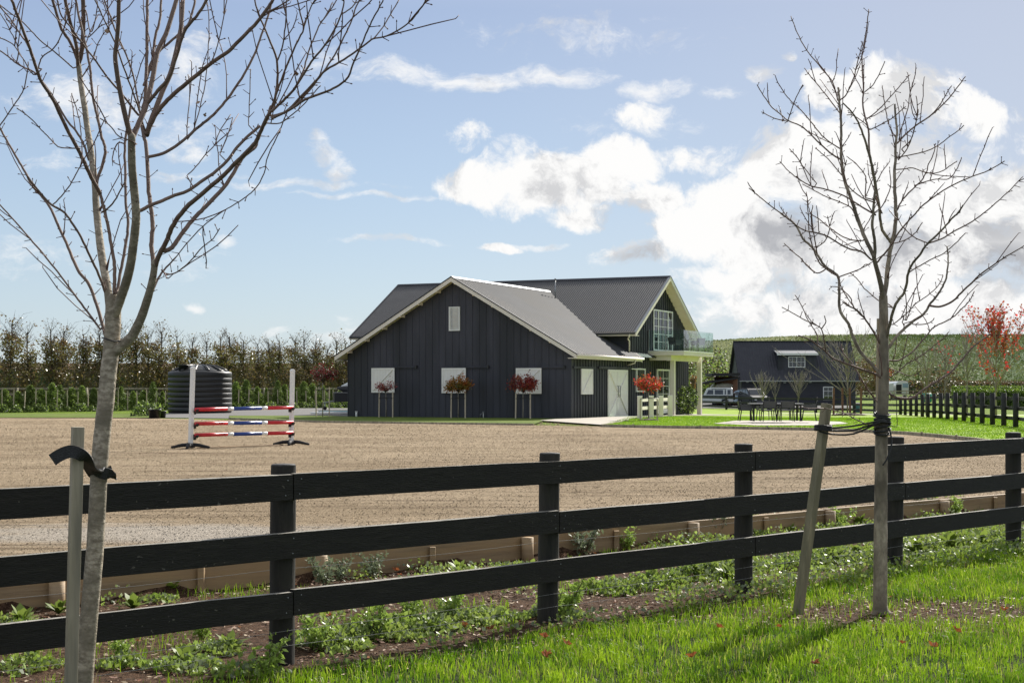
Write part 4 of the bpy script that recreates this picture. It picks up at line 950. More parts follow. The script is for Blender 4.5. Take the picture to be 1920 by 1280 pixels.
for px,lab,lm,n,cr,seed,lf in ((723.5,'sparse pinkish leaved round tree in front of the left shutter of the barn','leaf_pinkred',520,.52,1,.075),(859,'orange and olive leaved round tree in front of the middle shutter of the barn','leaf_orange',1900,.60,2,.095),(980.5,'deep red leaved round tree in front of the right shutter of the barn',['leaf_red','leaf_purple'],1700,.66,3,.095)):
    p=at_front(px,1.25); lollipop(p.x,p.y,.22,1.22,cr,lab,lm,[(-.36,0,.02,.02),(.36,0,-.0,.02)],n,seed,rz=-.3,leaf=lf)
x,y=XY(1216,788,.25); lollipop(x,y,.25,1.22,.58,'bright red leaved round tree in front of the cream posts',['leaf_red','leaf_scarlet','leaf_orange'],[(-.36,.0,.0,-.25),(.38,0,.0,-.25)],1500,4,leaf=.085)
mb=MB(); mb.lathe([(.5,0),(.42,.04),(.2,.08),(.02,.1)],'mulch',24); o=mb.build('mulch_ring'); o.location=(x,y,.25); tag(o,'dark bark mulch ring under the bright red round tree','mulch')
x,y=XY(605,782,.2); lollipop(x,y,.2,1.75,.68,'dark purple leaved round tree near the trailer, left of the barn',['leaf_purple','leaf_purple','leaf_dark'],[(-.33,0,.0,-.2),(.33,0,0,-.2)],1400,5,leaf=.09)
# cream posts
for nm,(pa,pb) in {'x':(1199.5,1256)}.items():
    a=np.array(XY(1199.5,784.5,.25)); b=np.array(XY(1256.5,780,.25)); 
    r=empty('cream_post_fence',(a[0],a[1],.25)); tag(r,'short cream painted fence of four thick posts beside the barn entrance','fence'); d=b-a
    for k,t in enumerate((0,.36,.68,1)):
        p=d*t; mb=MB(); mb.box(p[0]-.11,p[0]+.11,p[1]-.11,p[1]+.11,-.1,1.02,'cream'); mb.prism([(p[0]-.12,p[1]-.12,1.02),(p[0]+.12,p[1]-.12,1.02),(p[0]+.12,p[1]+.12,1.02),(p[0]-.12,p[1]+.12,1.02)],(0,0,.035),'white'); mb.build('post',r,.01)
    for z in (.86,.48):
        for k in range(3):
            t0,t1=(0,.36,.68,1)[k],(0,.36,.68,1)[k+1]; p=d*t0; q=d*t1; mb=MB(); mb.beam((p[0]+.1,p[1],z),(q[0]-.1,q[1],z),.04,.15,'cream'); mb.build('rail',r)
# shrub by the barn wall
p=BW(.75,side_t(1287,.7),0); rg=np.random.default_rng(8); P=rg.normal(size=(1700,3)); P/=np.linalg.norm(P,axis=1)[:,None]; P*=rg.uniform(.35,1,1700)[:,None]**.5*np.array((.62,.8,.85)); P[:,2]+=.8; P=P[P[:,2]>.02]
r=empty('leafy_shrub',(p.x,p.y,.2)); tag(r,'glossy green shrub against the barn wall under the balcony','shrub'); leaves('foliage',P,.12,['leaf_bright','leaf_dark','leaf_dark'],r)
mb=MB()
for k in range(7): mb.tube([(random.uniform(-.1,.1),random.uniform(-.1,.1),-.05),(random.uniform(-.4,.4),random.uniform(-.5,.5),1.1)],[.015,.008],'bark_far',5)
mb.build('stem',r)
# ---------------------------------------------------------------- outdoor table and chairs
TY=62.0; tx0=XY(1413,793.5,.25)[0]; tz=.25
def PXX(px,Y): return (px-960)*Y/F
r=empty('garden_table',((PXX(1414,61.6)+PXX(1502,61.6))/2,62.1,.33)); tag(r,'long grey topped outdoor dining table on the patio','table')
w=(PXX(1502,61.6)-PXX(1414,61.6))/2
mb=MB(); mb.box(-w-.12,w+.12,-.46,.46,.69,.715,'tabletop'); mb.build('tabletop',r,.004)
mb=MB(); mb.box(-w+.03,w-.03,-.40,-.37,.62,.689,'matblack'); mb.box(-w+.03,w-.03,.37,.40,.62,.689,'matblack'); mb.build('apron',r)
for sx_ in (-1,1):
    for sy in (-1,1): mb=MB(); mb.box(sx_*w-.035,sx_*w+.035,sy*.39-.035,sy*.39+.035,0,.689,'matblack'); mb.build('leg',r)
cx=r.location.x
for (dx,dy,rz,lab) in ((-w-.25,.0,R(90),'grey outdoor chair at the left end of the patio table'),(w+.42,.0,R(-100),'pale grey outdoor chair at the right end of the patio table'),
    (-w*.42,-.72,R(180),'grey outdoor chair with its back to the camera, near side left of the patio table'),(w*.36,-.72,R(176),'grey outdoor chair with its back to the camera, near side right of the patio table'),
    (-w*.35,.75,R(4),'grey outdoor chair on the far side of the patio table, left of two'),(w*.5,.75,R(-5),'grey outdoor chair on the far side of the patio table, right of two')):
    terrace_chair('patio_chair',(cx+dx,62.1+dy,.33),rz,lab,'outdoor chairs round the patio table',.44)
# ---------------------------------------------------------------- black fences at right
def pr_fence(name,pts,label,ph=1.2,pw=.14,rails=(1.02,.66,.3),mn='matblack',sp=None,side=-1,rh=.13,postmn=None,ztop=0):
    r=empty(name,(pts[0][0],pts[0][1],Hf(*pts[0]))); tag(r,label,'fence'); O=Vector(r.location)
    dens=[]
    if sp:
        for a,b in zip(pts[:-1],pts[1:]):
            a=np.array(a); b=np.array(b); n=max(1,int(round(np.linalg.norm(b-a)/sp)))
            dens+=[tuple(a+(b-a)*k/n) for k in range(n)]
        dens.append(tuple(pts[-1]))
    else: dens=pts
    for i,p in enumerate(dens):
        z=Hf(*p); mb=MB(); mb.tube([(p[0]-O.x,p[1]-O.y,z-O.z-.1),(p[0]-O.x,p[1]-O.y,z-O.z+ph)],pw/2,postmn or mn,10,smooth=True); mb.build('post',r)
    for z in rails:
        for i in range(len(dens)-1):
            a,b=dens[i],dens[i+1]; d=np.array((b[1]-a[1],a[0]-b[0])); d=d/np.linalg.norm(d)*side*(pw/2+.02)
            mb=MB(); mb.beam((a[0]-O.x+d[0],a[1]-O.y+d[1],Hf(*a)-O.z+z),(b[0]-O.x+d[0],b[1]-O.y+d[1],Hf(*b)-O.z+z),.035,rh,mn); mb.build('rail',r)
    return r
zpx=[405,445,492,540,592,640,693,750,808,876,948,1023,1105,1193,1290,1392]; zh=[147,150,150,155,163,167,177,188,198,203,215,229,240,255,275,284]
pts=[]
for k,(a,h) in enumerate(zip(zpx,zh)):
    Y=104+(55-104)*((k)/15)**.93 if k else 104; Y=1/( (1/104)*(1-k/15)+(1/55)*(k/15)) ; px=1600+a/4.572; pts.append((PXX(px,Y),Y))
pts+= [(PXX(1931,51.3),51.3),(PXX(1966,48),48),(PXX(2006,45),45)]
pr_fence('paddock_fence',pts,'black post and rail fence with close posts curving along the right of the lawn',pw=.20,ph=1.28,rails=(1.08,.72,.36))
e=pts[0]
pr_fence('paddock_fence',[e,(PXX(1640,112),112),(PXX(1602,117),117),(PXX(1530,122),122),(PXX(1440,130),130),(PXX(1362,137),137),(PXX(1315,146),146)],'black rail fence between the lawn and the dark house with parked vehicles',pw=.22,ph=1.25,sp=7.5,rails=(1.1,.7,.3),rh=.16)
# far fences
pr_fence('paddock_fence',[(PXX(1605,200),200),(PXX(1700,212),212),(PXX(1840,225),225),(PXX(2000,238),238)],'far weathered grey rail fence in front of the dark hedgerow',ph=1.25,pw=.14,mn='timber_grey',sp=4.0,rails=(1.12,.75,.38))
# left grey fence
LF0=np.array((-31.3,93.0)); LF1=np.array((-12.9,117.0))
ld=(LF1-LF0)/np.linalg.norm(LF1-LF0)
pr_fence('garden_fence',[tuple(LF0-ld*9),tuple(LF1+ld*2)],'weathered grey rail fence behind the young conifers at left',ph=1.5,pw=.12,mn='timber_grey',sp=2.6,rails=(1.44,1.1,.75),rh=.12)
# stakes in front
k=0; ln=np.array((ld[1],-ld[0])); d=-6.0; i=0
ordn=['first','second','third','fourth','fifth','sixth','seventh','eighth','ninth','tenth','eleventh','twelfth','thirteenth','fourteenth','fifteenth','sixteenth','seventeenth','eighteenth','nineteenth','twentieth']
def ordinal(n):
    if n<20: return ordn[n]
    s=n+1; return 'twenty '+ordn[s-21] if s<30 and s>20 else ('thirtieth' if s==30 else ('thirty '+ordn[s-31] if s<40 else 'fortieth' if s==40 else 'forty '+ordn[s-41]))
mb=MB(); mb.beam((0,0,0),(.0,0,1.32),.05,.05,'stake_pale'); proto=None; n=0
while d<32:
    p=LF0+ld*d+ln*1.15; o=mb.build('support_stake') if proto is None else proto.copy()
    if proto is None: proto=o
    else: COL.objects.link(o)
    o.location=(p[0],p[1],.2); o.rotation_euler=(random.uniform(-.03,.03),random.uniform(-.04,.04),random.random()); o.scale=(1,1,random.uniform(.94,1.06))
    tag(o,'pale thin stake among the young conifers, %s from the left'%ordinal(n),'stake','pale stakes along the row of young conifers'); d+=.78 if d<12 else .95; n+=1
# conifers
def conifer(seed):
    rg=np.random.default_rng(seed); r=empty('young_conifer',(0,0,0)); h=1.42
    mb=MB(); mb.tube([(0,0,-.05),(0,0,h*.95)],[.02,.005],'bark_far',6); mb.build('trunk',r)
    n=2600; t=rg.uniform(0,1,n)**1.2; a=rg.uniform(0,2*math.pi,n); rad=(1-t)**.8*.62*(.75+.35*np.sin(a*3+t*17))+.05; q=rg.uniform(.25,1,n)**.6
    P=np.stack([np.cos(a)*rad*q,np.sin(a)*rad*q,.06+t*h],1); leaves('foliage',P,.12,['leaf_conifer','leaf_conifer','leaf_bright'] if seed%2 else 'leaf_conifer',r,rng=rg,aspect=.4,up=.6); return r
def lowshrub(seed):
    rg=np.random.default_rng(seed); r=empty('low_shrub',(0,0,0)); n=420
    P=rg.normal(size=(n,3)); P/=np.linalg.norm(P,axis=1)[:,None]; P*=rg.uniform(.3,1,n)[:,None]**.5*np.array((.42,.3,.32)); P[:,2]=np.abs(P[:,2])*1.2+.02
    leaves('foliage',P,.095,['leaf_bright','leaf_conifer','leaf_dark'],r,rng=rg)
    mb=MB()
    for k in range(5): mb.tube([(0,0,-.02),(rg.uniform(-.25,.25),rg.uniform(-.2,.2),.3)],[.012,.006],'bark_far',4)
    mb.build('stem',r); return r
pc=[conifer(s) for s in (31,32,33)]; pl=[lowshrub(s) for s in (41,42,43)]
uc=set(); n=0; d=-6.3
def place(protos,used,k,loc_,rz,s,label,cat,group):
    pr=protos[k]
    if k in used: o=copy_tree(pr)
    else: o=pr; used.add(k)
    o.location=loc_; o.rotation_euler=(0,0,rz); o.scale=s if hasattr(s,'__len__') else (s,s,s); tag(o,label,cat,group); return o
while d<31:
    p=LF0+ld*d+ln*(.55+random.uniform(-.15,.15)); s=random.uniform(.85,1.2); s=(s*random.uniform(.8,1.25),s*random.uniform(.8,1.25),s*random.uniform(.8,1.15))
    place(pc,uc,n%3,(p[0],p[1],.2),random.random()*6,s,'young conifer before the grey fence, %s from the left'%ordinal(n),'conifer','young conifers along the grey fence'); d+=random.uniform(.72,.86) if d<12 else random.uniform(.9,1.0); n+=1
us=set(); n=0; d=-6.2
while d<32:
    p=LF0+ld*d+ln*(1.35+random.uniform(-.2,.2)); s=random.uniform(.8,1.35)
    place(pl,us,n%3,(p[0],p[1],.2),random.random()*6,s,'low leafy shrub below the conifers, %s from the left'%ordinal(n),'shrub','low shrubs at the foot of the conifer row'); d+=random.uniform(.75,1.05); n+=1
x,y=XY(268,781,.2); o=place(pl,us,0,(x,y+.8,.2),1.0,(2.4,1.6,2.0),'broad bright leaved weeds clump between the black tub and the water tank','weeds',None)
# ---------------------------------------------------------------- row of tall trees at left
mat('leaf_brown',(.13,.07,.035),(.22,.13,.065),.7,.6,transl=.25,c3=(.09,.085,.03),scale3=.25)
def rowtree(seed,h=6.3):
    rg=np.random.default_rng(seed); rd=random.Random(seed); r=empty('hedgerow_tree',(0,0,0))
    mb=MB(); pts=[(0,0,-.1)]; 
    for k in range(1,9): pts.append((pts[-1][0]+rd.gauss(0,.05),pts[-1][1]+rd.gauss(0,.05),h*.93*k/8))
    mb.tube(pts,[.085-.0055*k for k in range(9)],'bark_far',8); mb.build('trunk',r)
    mb=MB(); lp=[]; P=[Vector(p) for p in pts]
    for k in range(84):
        t=rd.uniform(.08,1)**.85; z=t*h*.93; i=min(7,int(t*8)); b=P[i].lerp(P[i+1],t*8-i); a=rd.uniform(0,6.28); ln_=rd.uniform(.8,1.7)*(1-.35*t); el=rd.uniform(.5,1.1)
        d=Vector((math.cos(a)*math.cos(el),math.sin(a)*math.cos(el),math.sin(el))); c=b+d*ln_*.5+Vector((0,0,-.03)); e=b+d*ln_+Vector((0,0,.12)); mb.tube([b,c,e],[.02,.013,.007],'bark_far',4)
        for q in range(2):
            f=c.lerp(e,rd.random()); g=f+Vector((rd.gauss(0,.22),rd.gauss(0,.22),rd.uniform(.1,.4))); mb.tube([f,g],[.009,.005],'bark_far',3)
            if rd.random()<(.95 if t<.72 else .28):
                for w_ in range(rd.randint(6,14) if t<.72 else rd.randint(1,4)): lp.append(list(g+Vector((rd.gauss(0,.14),rd.gauss(0,.14),rd.gauss(0,.15)))))
        if t<.78:
            for w_ in range(rd.randint(6,16)): lp.append(list(c.lerp(e,rd.random()*1.2)+Vector((rd.gauss(0,.13),rd.gauss(0,.13),rd.gauss(0,.15)))))
    mb.build('branches',r); leaves('foliage',np.array(lp),.17,['leaf_olive','leaf_olive','leaf_brown'],r,rng=rg,aspect=.7); return r
rt=[rowtree(s) for s in (51,52,53,54,55)]; ur=set()
A=np.array((-37.5,97.5)); B=np.array((-12.6,152.)); n=33
for k in range(n):
    t=k/(n-1); p=A+(B-A)*t; j=random.uniform(-.35,.35); s=random.uniform(.90,1.05)*(1.0-.03*t)*(1.0 if k%7 else .96)
    place(rt,ur,(k*3+k//5)%5,(p[0]+j*.4,p[1]+j,Hf(*p)-.02),random.random()*6.28,(s,s,s),'thin half bare tree in the row behind the grey fence, %s from left'%ordinal(k),'tree','row of tall half bare trees behind the grey fence')
# second, denser understorey (dark leafy hedge reads through the row at far left)
def hedge(name,a,b,w,h,label,lms,n,size,seed=1,base=.0,bulge=0.1):
    rg=np.random.default_rng(seed); a=np.array(a,float); b=np.array(b,float); d=b-a; Ln=np.linalg.norm(d); d/=Ln; nn=np.array((d[1],-d[0]))
    r=empty(name,(a[0],a[1],Hf(*a))); tag(r,label,'hedge'); O=Vector(r.location)
    t=rg.uniform(0,Ln,n); f=rg.random(n); sd=rg.uniform(-1,1,n); zz=rg.uniform(base,1,n)*h
    face=f<.5; top=f>.72
    zz=np.where(top,h+rg.normal(0,.04*h,n),zz); off=np.where(top,sd*w/2,np.where(face,w/2,-w/2))+rg.normal(0,bulge*w,n)
    x=a[0]+d[0]*t+nn[0]*off-O.x; y=a[1]+d[1]*t+nn[1]*off-O.y; z=H(x+O.x,y+O.y)-O.z+np.abs(zz)
    leaves('foliage',np.stack([x,y,z],1),size,lms,r,rng=rg)
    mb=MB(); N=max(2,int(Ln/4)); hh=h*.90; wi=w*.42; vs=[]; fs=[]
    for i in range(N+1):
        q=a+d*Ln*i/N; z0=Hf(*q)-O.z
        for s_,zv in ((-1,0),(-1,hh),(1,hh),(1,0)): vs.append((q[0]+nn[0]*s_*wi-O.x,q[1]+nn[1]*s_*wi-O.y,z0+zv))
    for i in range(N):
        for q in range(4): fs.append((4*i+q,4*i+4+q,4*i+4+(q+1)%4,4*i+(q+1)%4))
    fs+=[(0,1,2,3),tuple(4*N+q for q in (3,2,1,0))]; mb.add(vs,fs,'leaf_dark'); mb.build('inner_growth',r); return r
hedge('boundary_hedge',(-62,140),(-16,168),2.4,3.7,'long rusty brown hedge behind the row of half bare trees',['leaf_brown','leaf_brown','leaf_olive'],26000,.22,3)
# ---------------------------------------------------------------- right hand trees, distant
def fan_tree(name,px,Y,h,spread,label,tb,seed,mn='bark_grey',leafm=None,nl=0,h0=.28,nb=26,leaf=.12,group=None,up=(1.0,1.35),multi=True,r0=.05,thin=1.0):
    rd=random.Random(seed); rg=np.random.default_rng(seed); x=PXX(px,Y); r=empty(name,(x,Y,Hf(x,Y))); tag(r,label,'tree',group)
    mb=MB(); mb.tube([(0,0,-.1),(rd.gauss(0,.03),0,h*h0),(rd.gauss(0,.05),0,h*.6),(rd.gauss(0,.06),0,h*.93)],[r0,r0*.85,r0*.4,.008*thin],mn,9); mb.build('trunk',r)
    mb=MB(); lp=[]
    for k in range(nb):
        t=rd.uniform(h0*.85,.75); a=rd.uniform(0,6.28); el=rd.uniform(*up); ln_=h*(1-t)*rd.uniform(.75,1.0); d=Vector((math.cos(a)*math.cos(el)*spread,math.sin(a)*math.cos(el)*spread,math.sin(el))); b=Vector((0,0,t*h)); P=[b]
        for q in range(1,5): P.append(b+d*ln_*q/4+Vector((rd.gauss(0,.03),rd.gauss(0,.03),.03*q*q*h/16)))
        mb.tube(P,[r0*.4,r0*.3,r0*.22,r0*.16,.005*thin+r0*.05],mn,6)
        for q in range(7):
            f=P[rd.randint(1,4)].lerp(P[rd.randint(1,4)],rd.random()); g=f+(d*.5+Vector((rd.gauss(0,.35),rd.gauss(0,.35),rd.uniform(.2,.7)))).normalized()*rd.uniform(.15,.32)*h*.4
            mb.tube([f,f.lerp(g,.5)+Vector((rd.gauss(0,.02),0,0)),g],[r0*.13+.003,.006*thin,.004*thin],mn,4)
            for w_ in range(int(nl/nb/7)+ (1 if rd.random()<(nl/nb/7)%1 else 0)): lp.append(list(f.lerp(g,rd.random()*1.1)+Vector((rd.gauss(0,.07),rd.gauss(0,.07),rd.gauss(0,.07)))))
    mb.build('branches',r)
    if lp: leaves('foliage',np.array(lp),leaf,leafm,r,rng=rg,aspect=.8)
    return r
fan_tree('red_maple',1868,85,5.9,1.35,'young maple with scarlet leaves beside the clipped hedge at right','x',61,'bark_grey',['leaf_scarlet','leaf_red','leaf_red'],2000,.24,40,.14,r0=.06)
fan_tree('bare_tree',1813,80,4.6,1.0,'thin leafless tree just left of the scarlet maple','x',62,'bark_grey',None,0,.3,20,thin=1.2)
fan_tree('bare_tree',1772,118,5.6,1.5,'leafless tree with a few red leaves, in the paddock left of the maple','x',63,'bark_grey',['leaf_scarlet'],60,.25,26,.16,thin=1.5)
fan_tree('bare_tree',1737,92,4.2,1.2,'small leafless tree behind the green drum','x',64,'bark_grey',None,0,.3,20,thin=1.2)
fan_tree('bare_tree',1960,78,5.6,1.1,'leafless tree with twigs reaching in from the right edge','x',66,'bark_grey',['leaf_scarlet'],160,.25,24,.13)
fan_tree('rusty_tree',1652,170,4.1,.8,'short tree with rusty orange leaves beside the white horse float','x',67,'bark_grey',['leaf_red','leaf_orange'],2600,.10,34,.24)
fan_tree('rusty_tree',1301,158,3.0,.5,'small orange leaved tree between barn wall and balcony pillar','x',68,'bark_grey',['leaf_orange','leaf_olive'],350,.5,16,.16)
fan_tree('bare_tree',1430,124,3.3,1.15,'pale vase shaped bare tree in front of the dark house, left of its dormer','x',70,'bark_grey',None,0,.30,30,thin=1.5,group=None,up=(.85,1.3))
fan_tree('bare_tree',1497,124,3.4,1.15,'pale vase shaped bare tree right below the dormer window of the dark house','x',71,'bark_grey',None,0,.30,30,thin=1.5,up=(.85,1.3))
fan_tree('bare_tree',1453,122,2.7,.8,'very thin bare sapling between the two vase shaped trees by the dark house','x',72,'bark_grey',None,0,.35,9,thin=1.2,r0=.03)
fan_tree('bare_tree',1589,95,5.3,1.6,'bushy bare tree inside four brown stakes at the corner of the dark house','x',73,'bark_grey',None,0,.22,44,thin=1.5,up=(.7,1.3))
for k,px in enumerate((1563,1580,1594,1614)):
    x=PXX(px,94+k*.3); o=empty('tree_stake',(x,94+k*.3,Hf(x,94))); tag(o,'brown upright stake round the bushy bare tree, %s from the left'%ordn[k],'stake','four brown stakes round the bushy bare tree'); mb=MB(); mb.beam((0,0,-.1),(random.uniform(-.03,.03),0,1.75),.11,.11,'rust'); mb.build('shaft',o)
    if k<3:
        mb=MB(); mb.beam((.03,-.05,1.3),(PXX((1563,1580,1594,1614)[k+1],94)-x,-.05,1.3),.02,.05,'strap'); mb.build('tie',o)
x=PXX(1590,94); mb=MB(); mb.lathe([(1.2,0),(.9,.10),(.4,.16),(.02,.18)],'mulch',24); o=mb.build('mulch_mound'); o.location=(x,93.8,Hf(x,94)+.04); tag(o,'dark mulch mound under the bushy bare tree','mulch')
x=PXX(1628,100)
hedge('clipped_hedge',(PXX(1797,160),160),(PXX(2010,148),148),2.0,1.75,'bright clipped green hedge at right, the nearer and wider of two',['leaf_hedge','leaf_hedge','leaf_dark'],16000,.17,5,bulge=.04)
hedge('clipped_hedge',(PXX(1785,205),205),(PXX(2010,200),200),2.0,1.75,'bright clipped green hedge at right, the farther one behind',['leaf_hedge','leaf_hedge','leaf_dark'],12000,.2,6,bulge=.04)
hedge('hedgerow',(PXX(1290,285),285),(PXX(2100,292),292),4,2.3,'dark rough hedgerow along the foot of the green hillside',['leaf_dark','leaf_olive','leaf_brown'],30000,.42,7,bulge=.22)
def bush(px,Y,w,h,label,lms,seed,n=1200,size=.3):
    rg=np.random.default_rng(seed); x=PXX(px,Y); r=empty('bush',(x,Y,Hf(x,Y))); tag(r,label,'bush'); P=rg.normal(size=(n,3)); P/=np.linalg.norm(P,axis=1)[:,None]; P*=rg.uniform(.3,1,n)[:,None]**.5*np.array((w/2,w/2,h/2))*(1+.25*np.sin(P[:,:1]*5+P[:,1:2]*4)); P[:,2]+=h/2; P=P[P[:,2]>0]
    leaves('foliage',P,size,lms,r,rng=rg); mb=MB()
    for k in range(6): mb.tube([(0,0,-.1),(rg.uniform(-.3,.3)*w,rg.uniform(-.3,.3)*w,h*.7)],[.06,.02],'bark_far',5)
    mb.build('stem',r); return r
bush(1320,190,7,6.6,'olive green bush behind the balcony pillar',['leaf_olive','leaf_bright','leaf_dark'],81,3000,.35)
bush(1352,200,6,4.6,'lower olive bush behind the carport',['leaf_olive','leaf_bright','leaf_dark'],82,2200,.35)
bush(1625,230,6,5.8,'brownish bush behind the right end of the dark house',['leaf_brown','leaf_olive'],83,2200,.4)
bush(1768,210,7,4.6,'brownish scrubby bush left of the far clipped hedge',['leaf_brown','leaf_olive','leaf_dark'],84,1500,.4)
# ---------------------------------------------------------------- dark house
hy_=172.0; gz=-.3; hx0=PXX(1390,hy_); hx1=PXX(1604,hy_); WHh=3.1; HRZ=7.35
house=empty('dark_house',(hx0,hy_,gz)); tag(house,'dark house with steep roof, white dormer window and dark garage doors','house'); Wd=hx1-hx0; Dp=8.0
mb=MB(); mb.prism([(0,0,-.2),(0,Dp,-.2),(0,Dp,WHh),(0,Dp/2,HRZ-.1),(0,0,WHh)],(Wd,0,0),'clad')
x=0
while x<Wd-.05: mb.box(x,x+.05,-.025,.001,0,WHh,'clad'); x+=.45
mb.build('wall',house)
mb=MB(); up_=Vector((0,Dp/2+.45,HRZ-WHh+.30)); corrug(mb,(-.35,-.45,WHh-.25),(Wd+.7,0,0),up_,'iron_dark',.3,.02,6); corrug(mb,(-.35,Dp+.45,WHh-.25),(Wd+.7,0,0),Vector((0,-Dp/2-.45,HRZ-WHh+.30)),'iron_dark',.3,.02,6)
mb.beam((-.35,Dp/2,HRZ+.06),(Wd+.35,Dp/2,HRZ+.06),.35,.06,'iron_dark'); mb.build('roof',house)
mb=MB(); mb.box(-.36,Wd+.36,-.56,-.47,WHh-.38,WHh-.26,'steel'); mb.build('gutter',house)
mb=MB()
for xx in (-.36,Wd+.33):
    mb.prism([(xx,-.48,WHh-.30),(xx,Dp/2,HRZ+.0),(xx,Dp/2,HRZ-.22),(xx,-.48,WHh-.52)],(.03,0,0),'matblack')
mb.build('bargeboard',house)
# dormer
dx0=PXX(1458,hy_)-hx0; dx1=PXX(1535,hy_)-hx0; dzt=CAMH-(664-HZ)*hy_/F-gz
dm=empty('dormer',(0,0,0)); dm.parent=house
mb=MB(); mb.box(dx0+.15,dx1-.15,.72,3.6,WHh+.6,dzt-.0,'clad'); mb.build('wall',dm)
mb=MB(); mb.prism([(dx0,.3,dzt-.05),(dx0,.3,dzt+.12),(dx0,3.9,dzt+.75),(dx0,3.9,dzt+.60)],(dx1-dx0,0,0),'steel'); mb.build('roof',dm)
mb=MB(); mb.box(dx0-.02,dx1+.02,.24,.30,dzt-.1,dzt+.14,'white'); mb.build('fascia',dm)
wx0=PXX(1480,hy_)-hx0; wx1=PXX(1512,hy_)-hx0; wzt=CAMH-(668-HZ)*hy_/F-gz; wzb=CAMH-(688.5-HZ)*hy_/F-gz
def flat_window(parent,x0,x1,z0,z1,y,cols,rows,fw=.08,bar=.03):
    f=empty('window',((x0+x1)/2,y,z0)); f.parent=parent; w=(x1-x0)/2; h=z1-z0
    mb=MB()
    for a in (-1,1): mb.box(min(a*w,a*(w-fw)),max(a*w,a*(w-fw)),-.07,0,0,h,'white')
    mb.box(-w+fw,w-fw,-.068,0,0,fw,'white'); mb.box(-w+fw,w-fw,-.068,0,h-fw,h,'white')
    for c in range(1,cols): xx=-w+2*w*c/cols; b=bar*(2.2 if (cols==4 and c==2) else 1); mb.box(xx-b/2,xx+b/2,-.06,0,fw,h-fw,'white')
    for c in range(1,rows): zz=h*c/rows; mb.box(-w+fw,w-fw,-.056,0,zz-bar/2,zz+bar/2,'white')
    mb.build('frame',f); mb=MB(); mb.box(-w+fw*.5,w-fw*.5,-.03,-.02,fw*.5,h-fw*.5,'glass_dark'); mb.build('pane',f)
flat_window(dm,wx0,wx1,wzb,wzt,.72,4,2)
flat_window(house,PXX(1543,hy_)-hx0,PXX(1562,hy_)-hx0,.62,CAMH-(724.5-HZ)*hy_/F-gz,-.02,2,3,.1,.04)
for a,b in ((1396,1440),(1444,1496),(1500,1538)):
    xa=PXX(a,hy_)-hx0; xb=PXX(b,hy_)-hx0; mb=MB(); mb.box(xa,xb,-.045,-.026,0,2.35,'iron_dark')
    for k in range(4): mb.box(xa+.03,xb-.03,-.058,-.046,.06+k*.58,.58+k*.58,'iron_dark')
    mb.build('garage_door',house)
for px,pz in ((1401,716),(1448,717),(1471,717),(1519,716.5)):
    xx=PXX(px,hy_)-hx0; mb=MB(); z=CAMH-(pz-HZ)*hy_/F-gz; mb.box(xx-.14,xx+.14,-.16,-.03,z-.05,z+.05,'steel'); mb.build('wall_light',house)
# carport
cxa=PXX(1334,168); cpo=empty('carport',(cxa,168,gz)); tag(cpo,'open sided dark carport with flat roof and brown timber wall beside the dark house','carport'); cw=PXX(1387,168)-cxa
mb=MB(); mb.prism([(0,-.3,3.30),(cw,-.3,3.36),(cw,-.3,3.66),(0,-.3,3.62)],(0,5.6,0),'matblack'); mb.build('roof',cpo)
mb=MB(); mb.prism([(-1.3,-.1,2.35),(cw,-.1,3.05),(cw,-.1,3.25),(-1.3,-.1,2.55)],(0,5,0),'matblack'); mb.build('lean_to_roof',cpo)
mb=MB(); mb.box(.9,cw-.05,4.4,4.5,-.1,3.3,'wood_red'); mb.build('wall',cpo)
mb=MB(); mb.box(cw-.55,cw-.05,1.2,1.3,-.1,3.28,'wood_red'); mb.build('wall',cpo)
for xx,yy in ((-1.1,.1),(cw-.1,.0),(1.0,4.2),(-1.1,4.6)): mb=MB(); mb.box(xx-.07,xx+.07,yy-.07,yy+.07,-.1,2.5 if xx<0 else 3.2,'matblack'); mb.build('post',cpo)
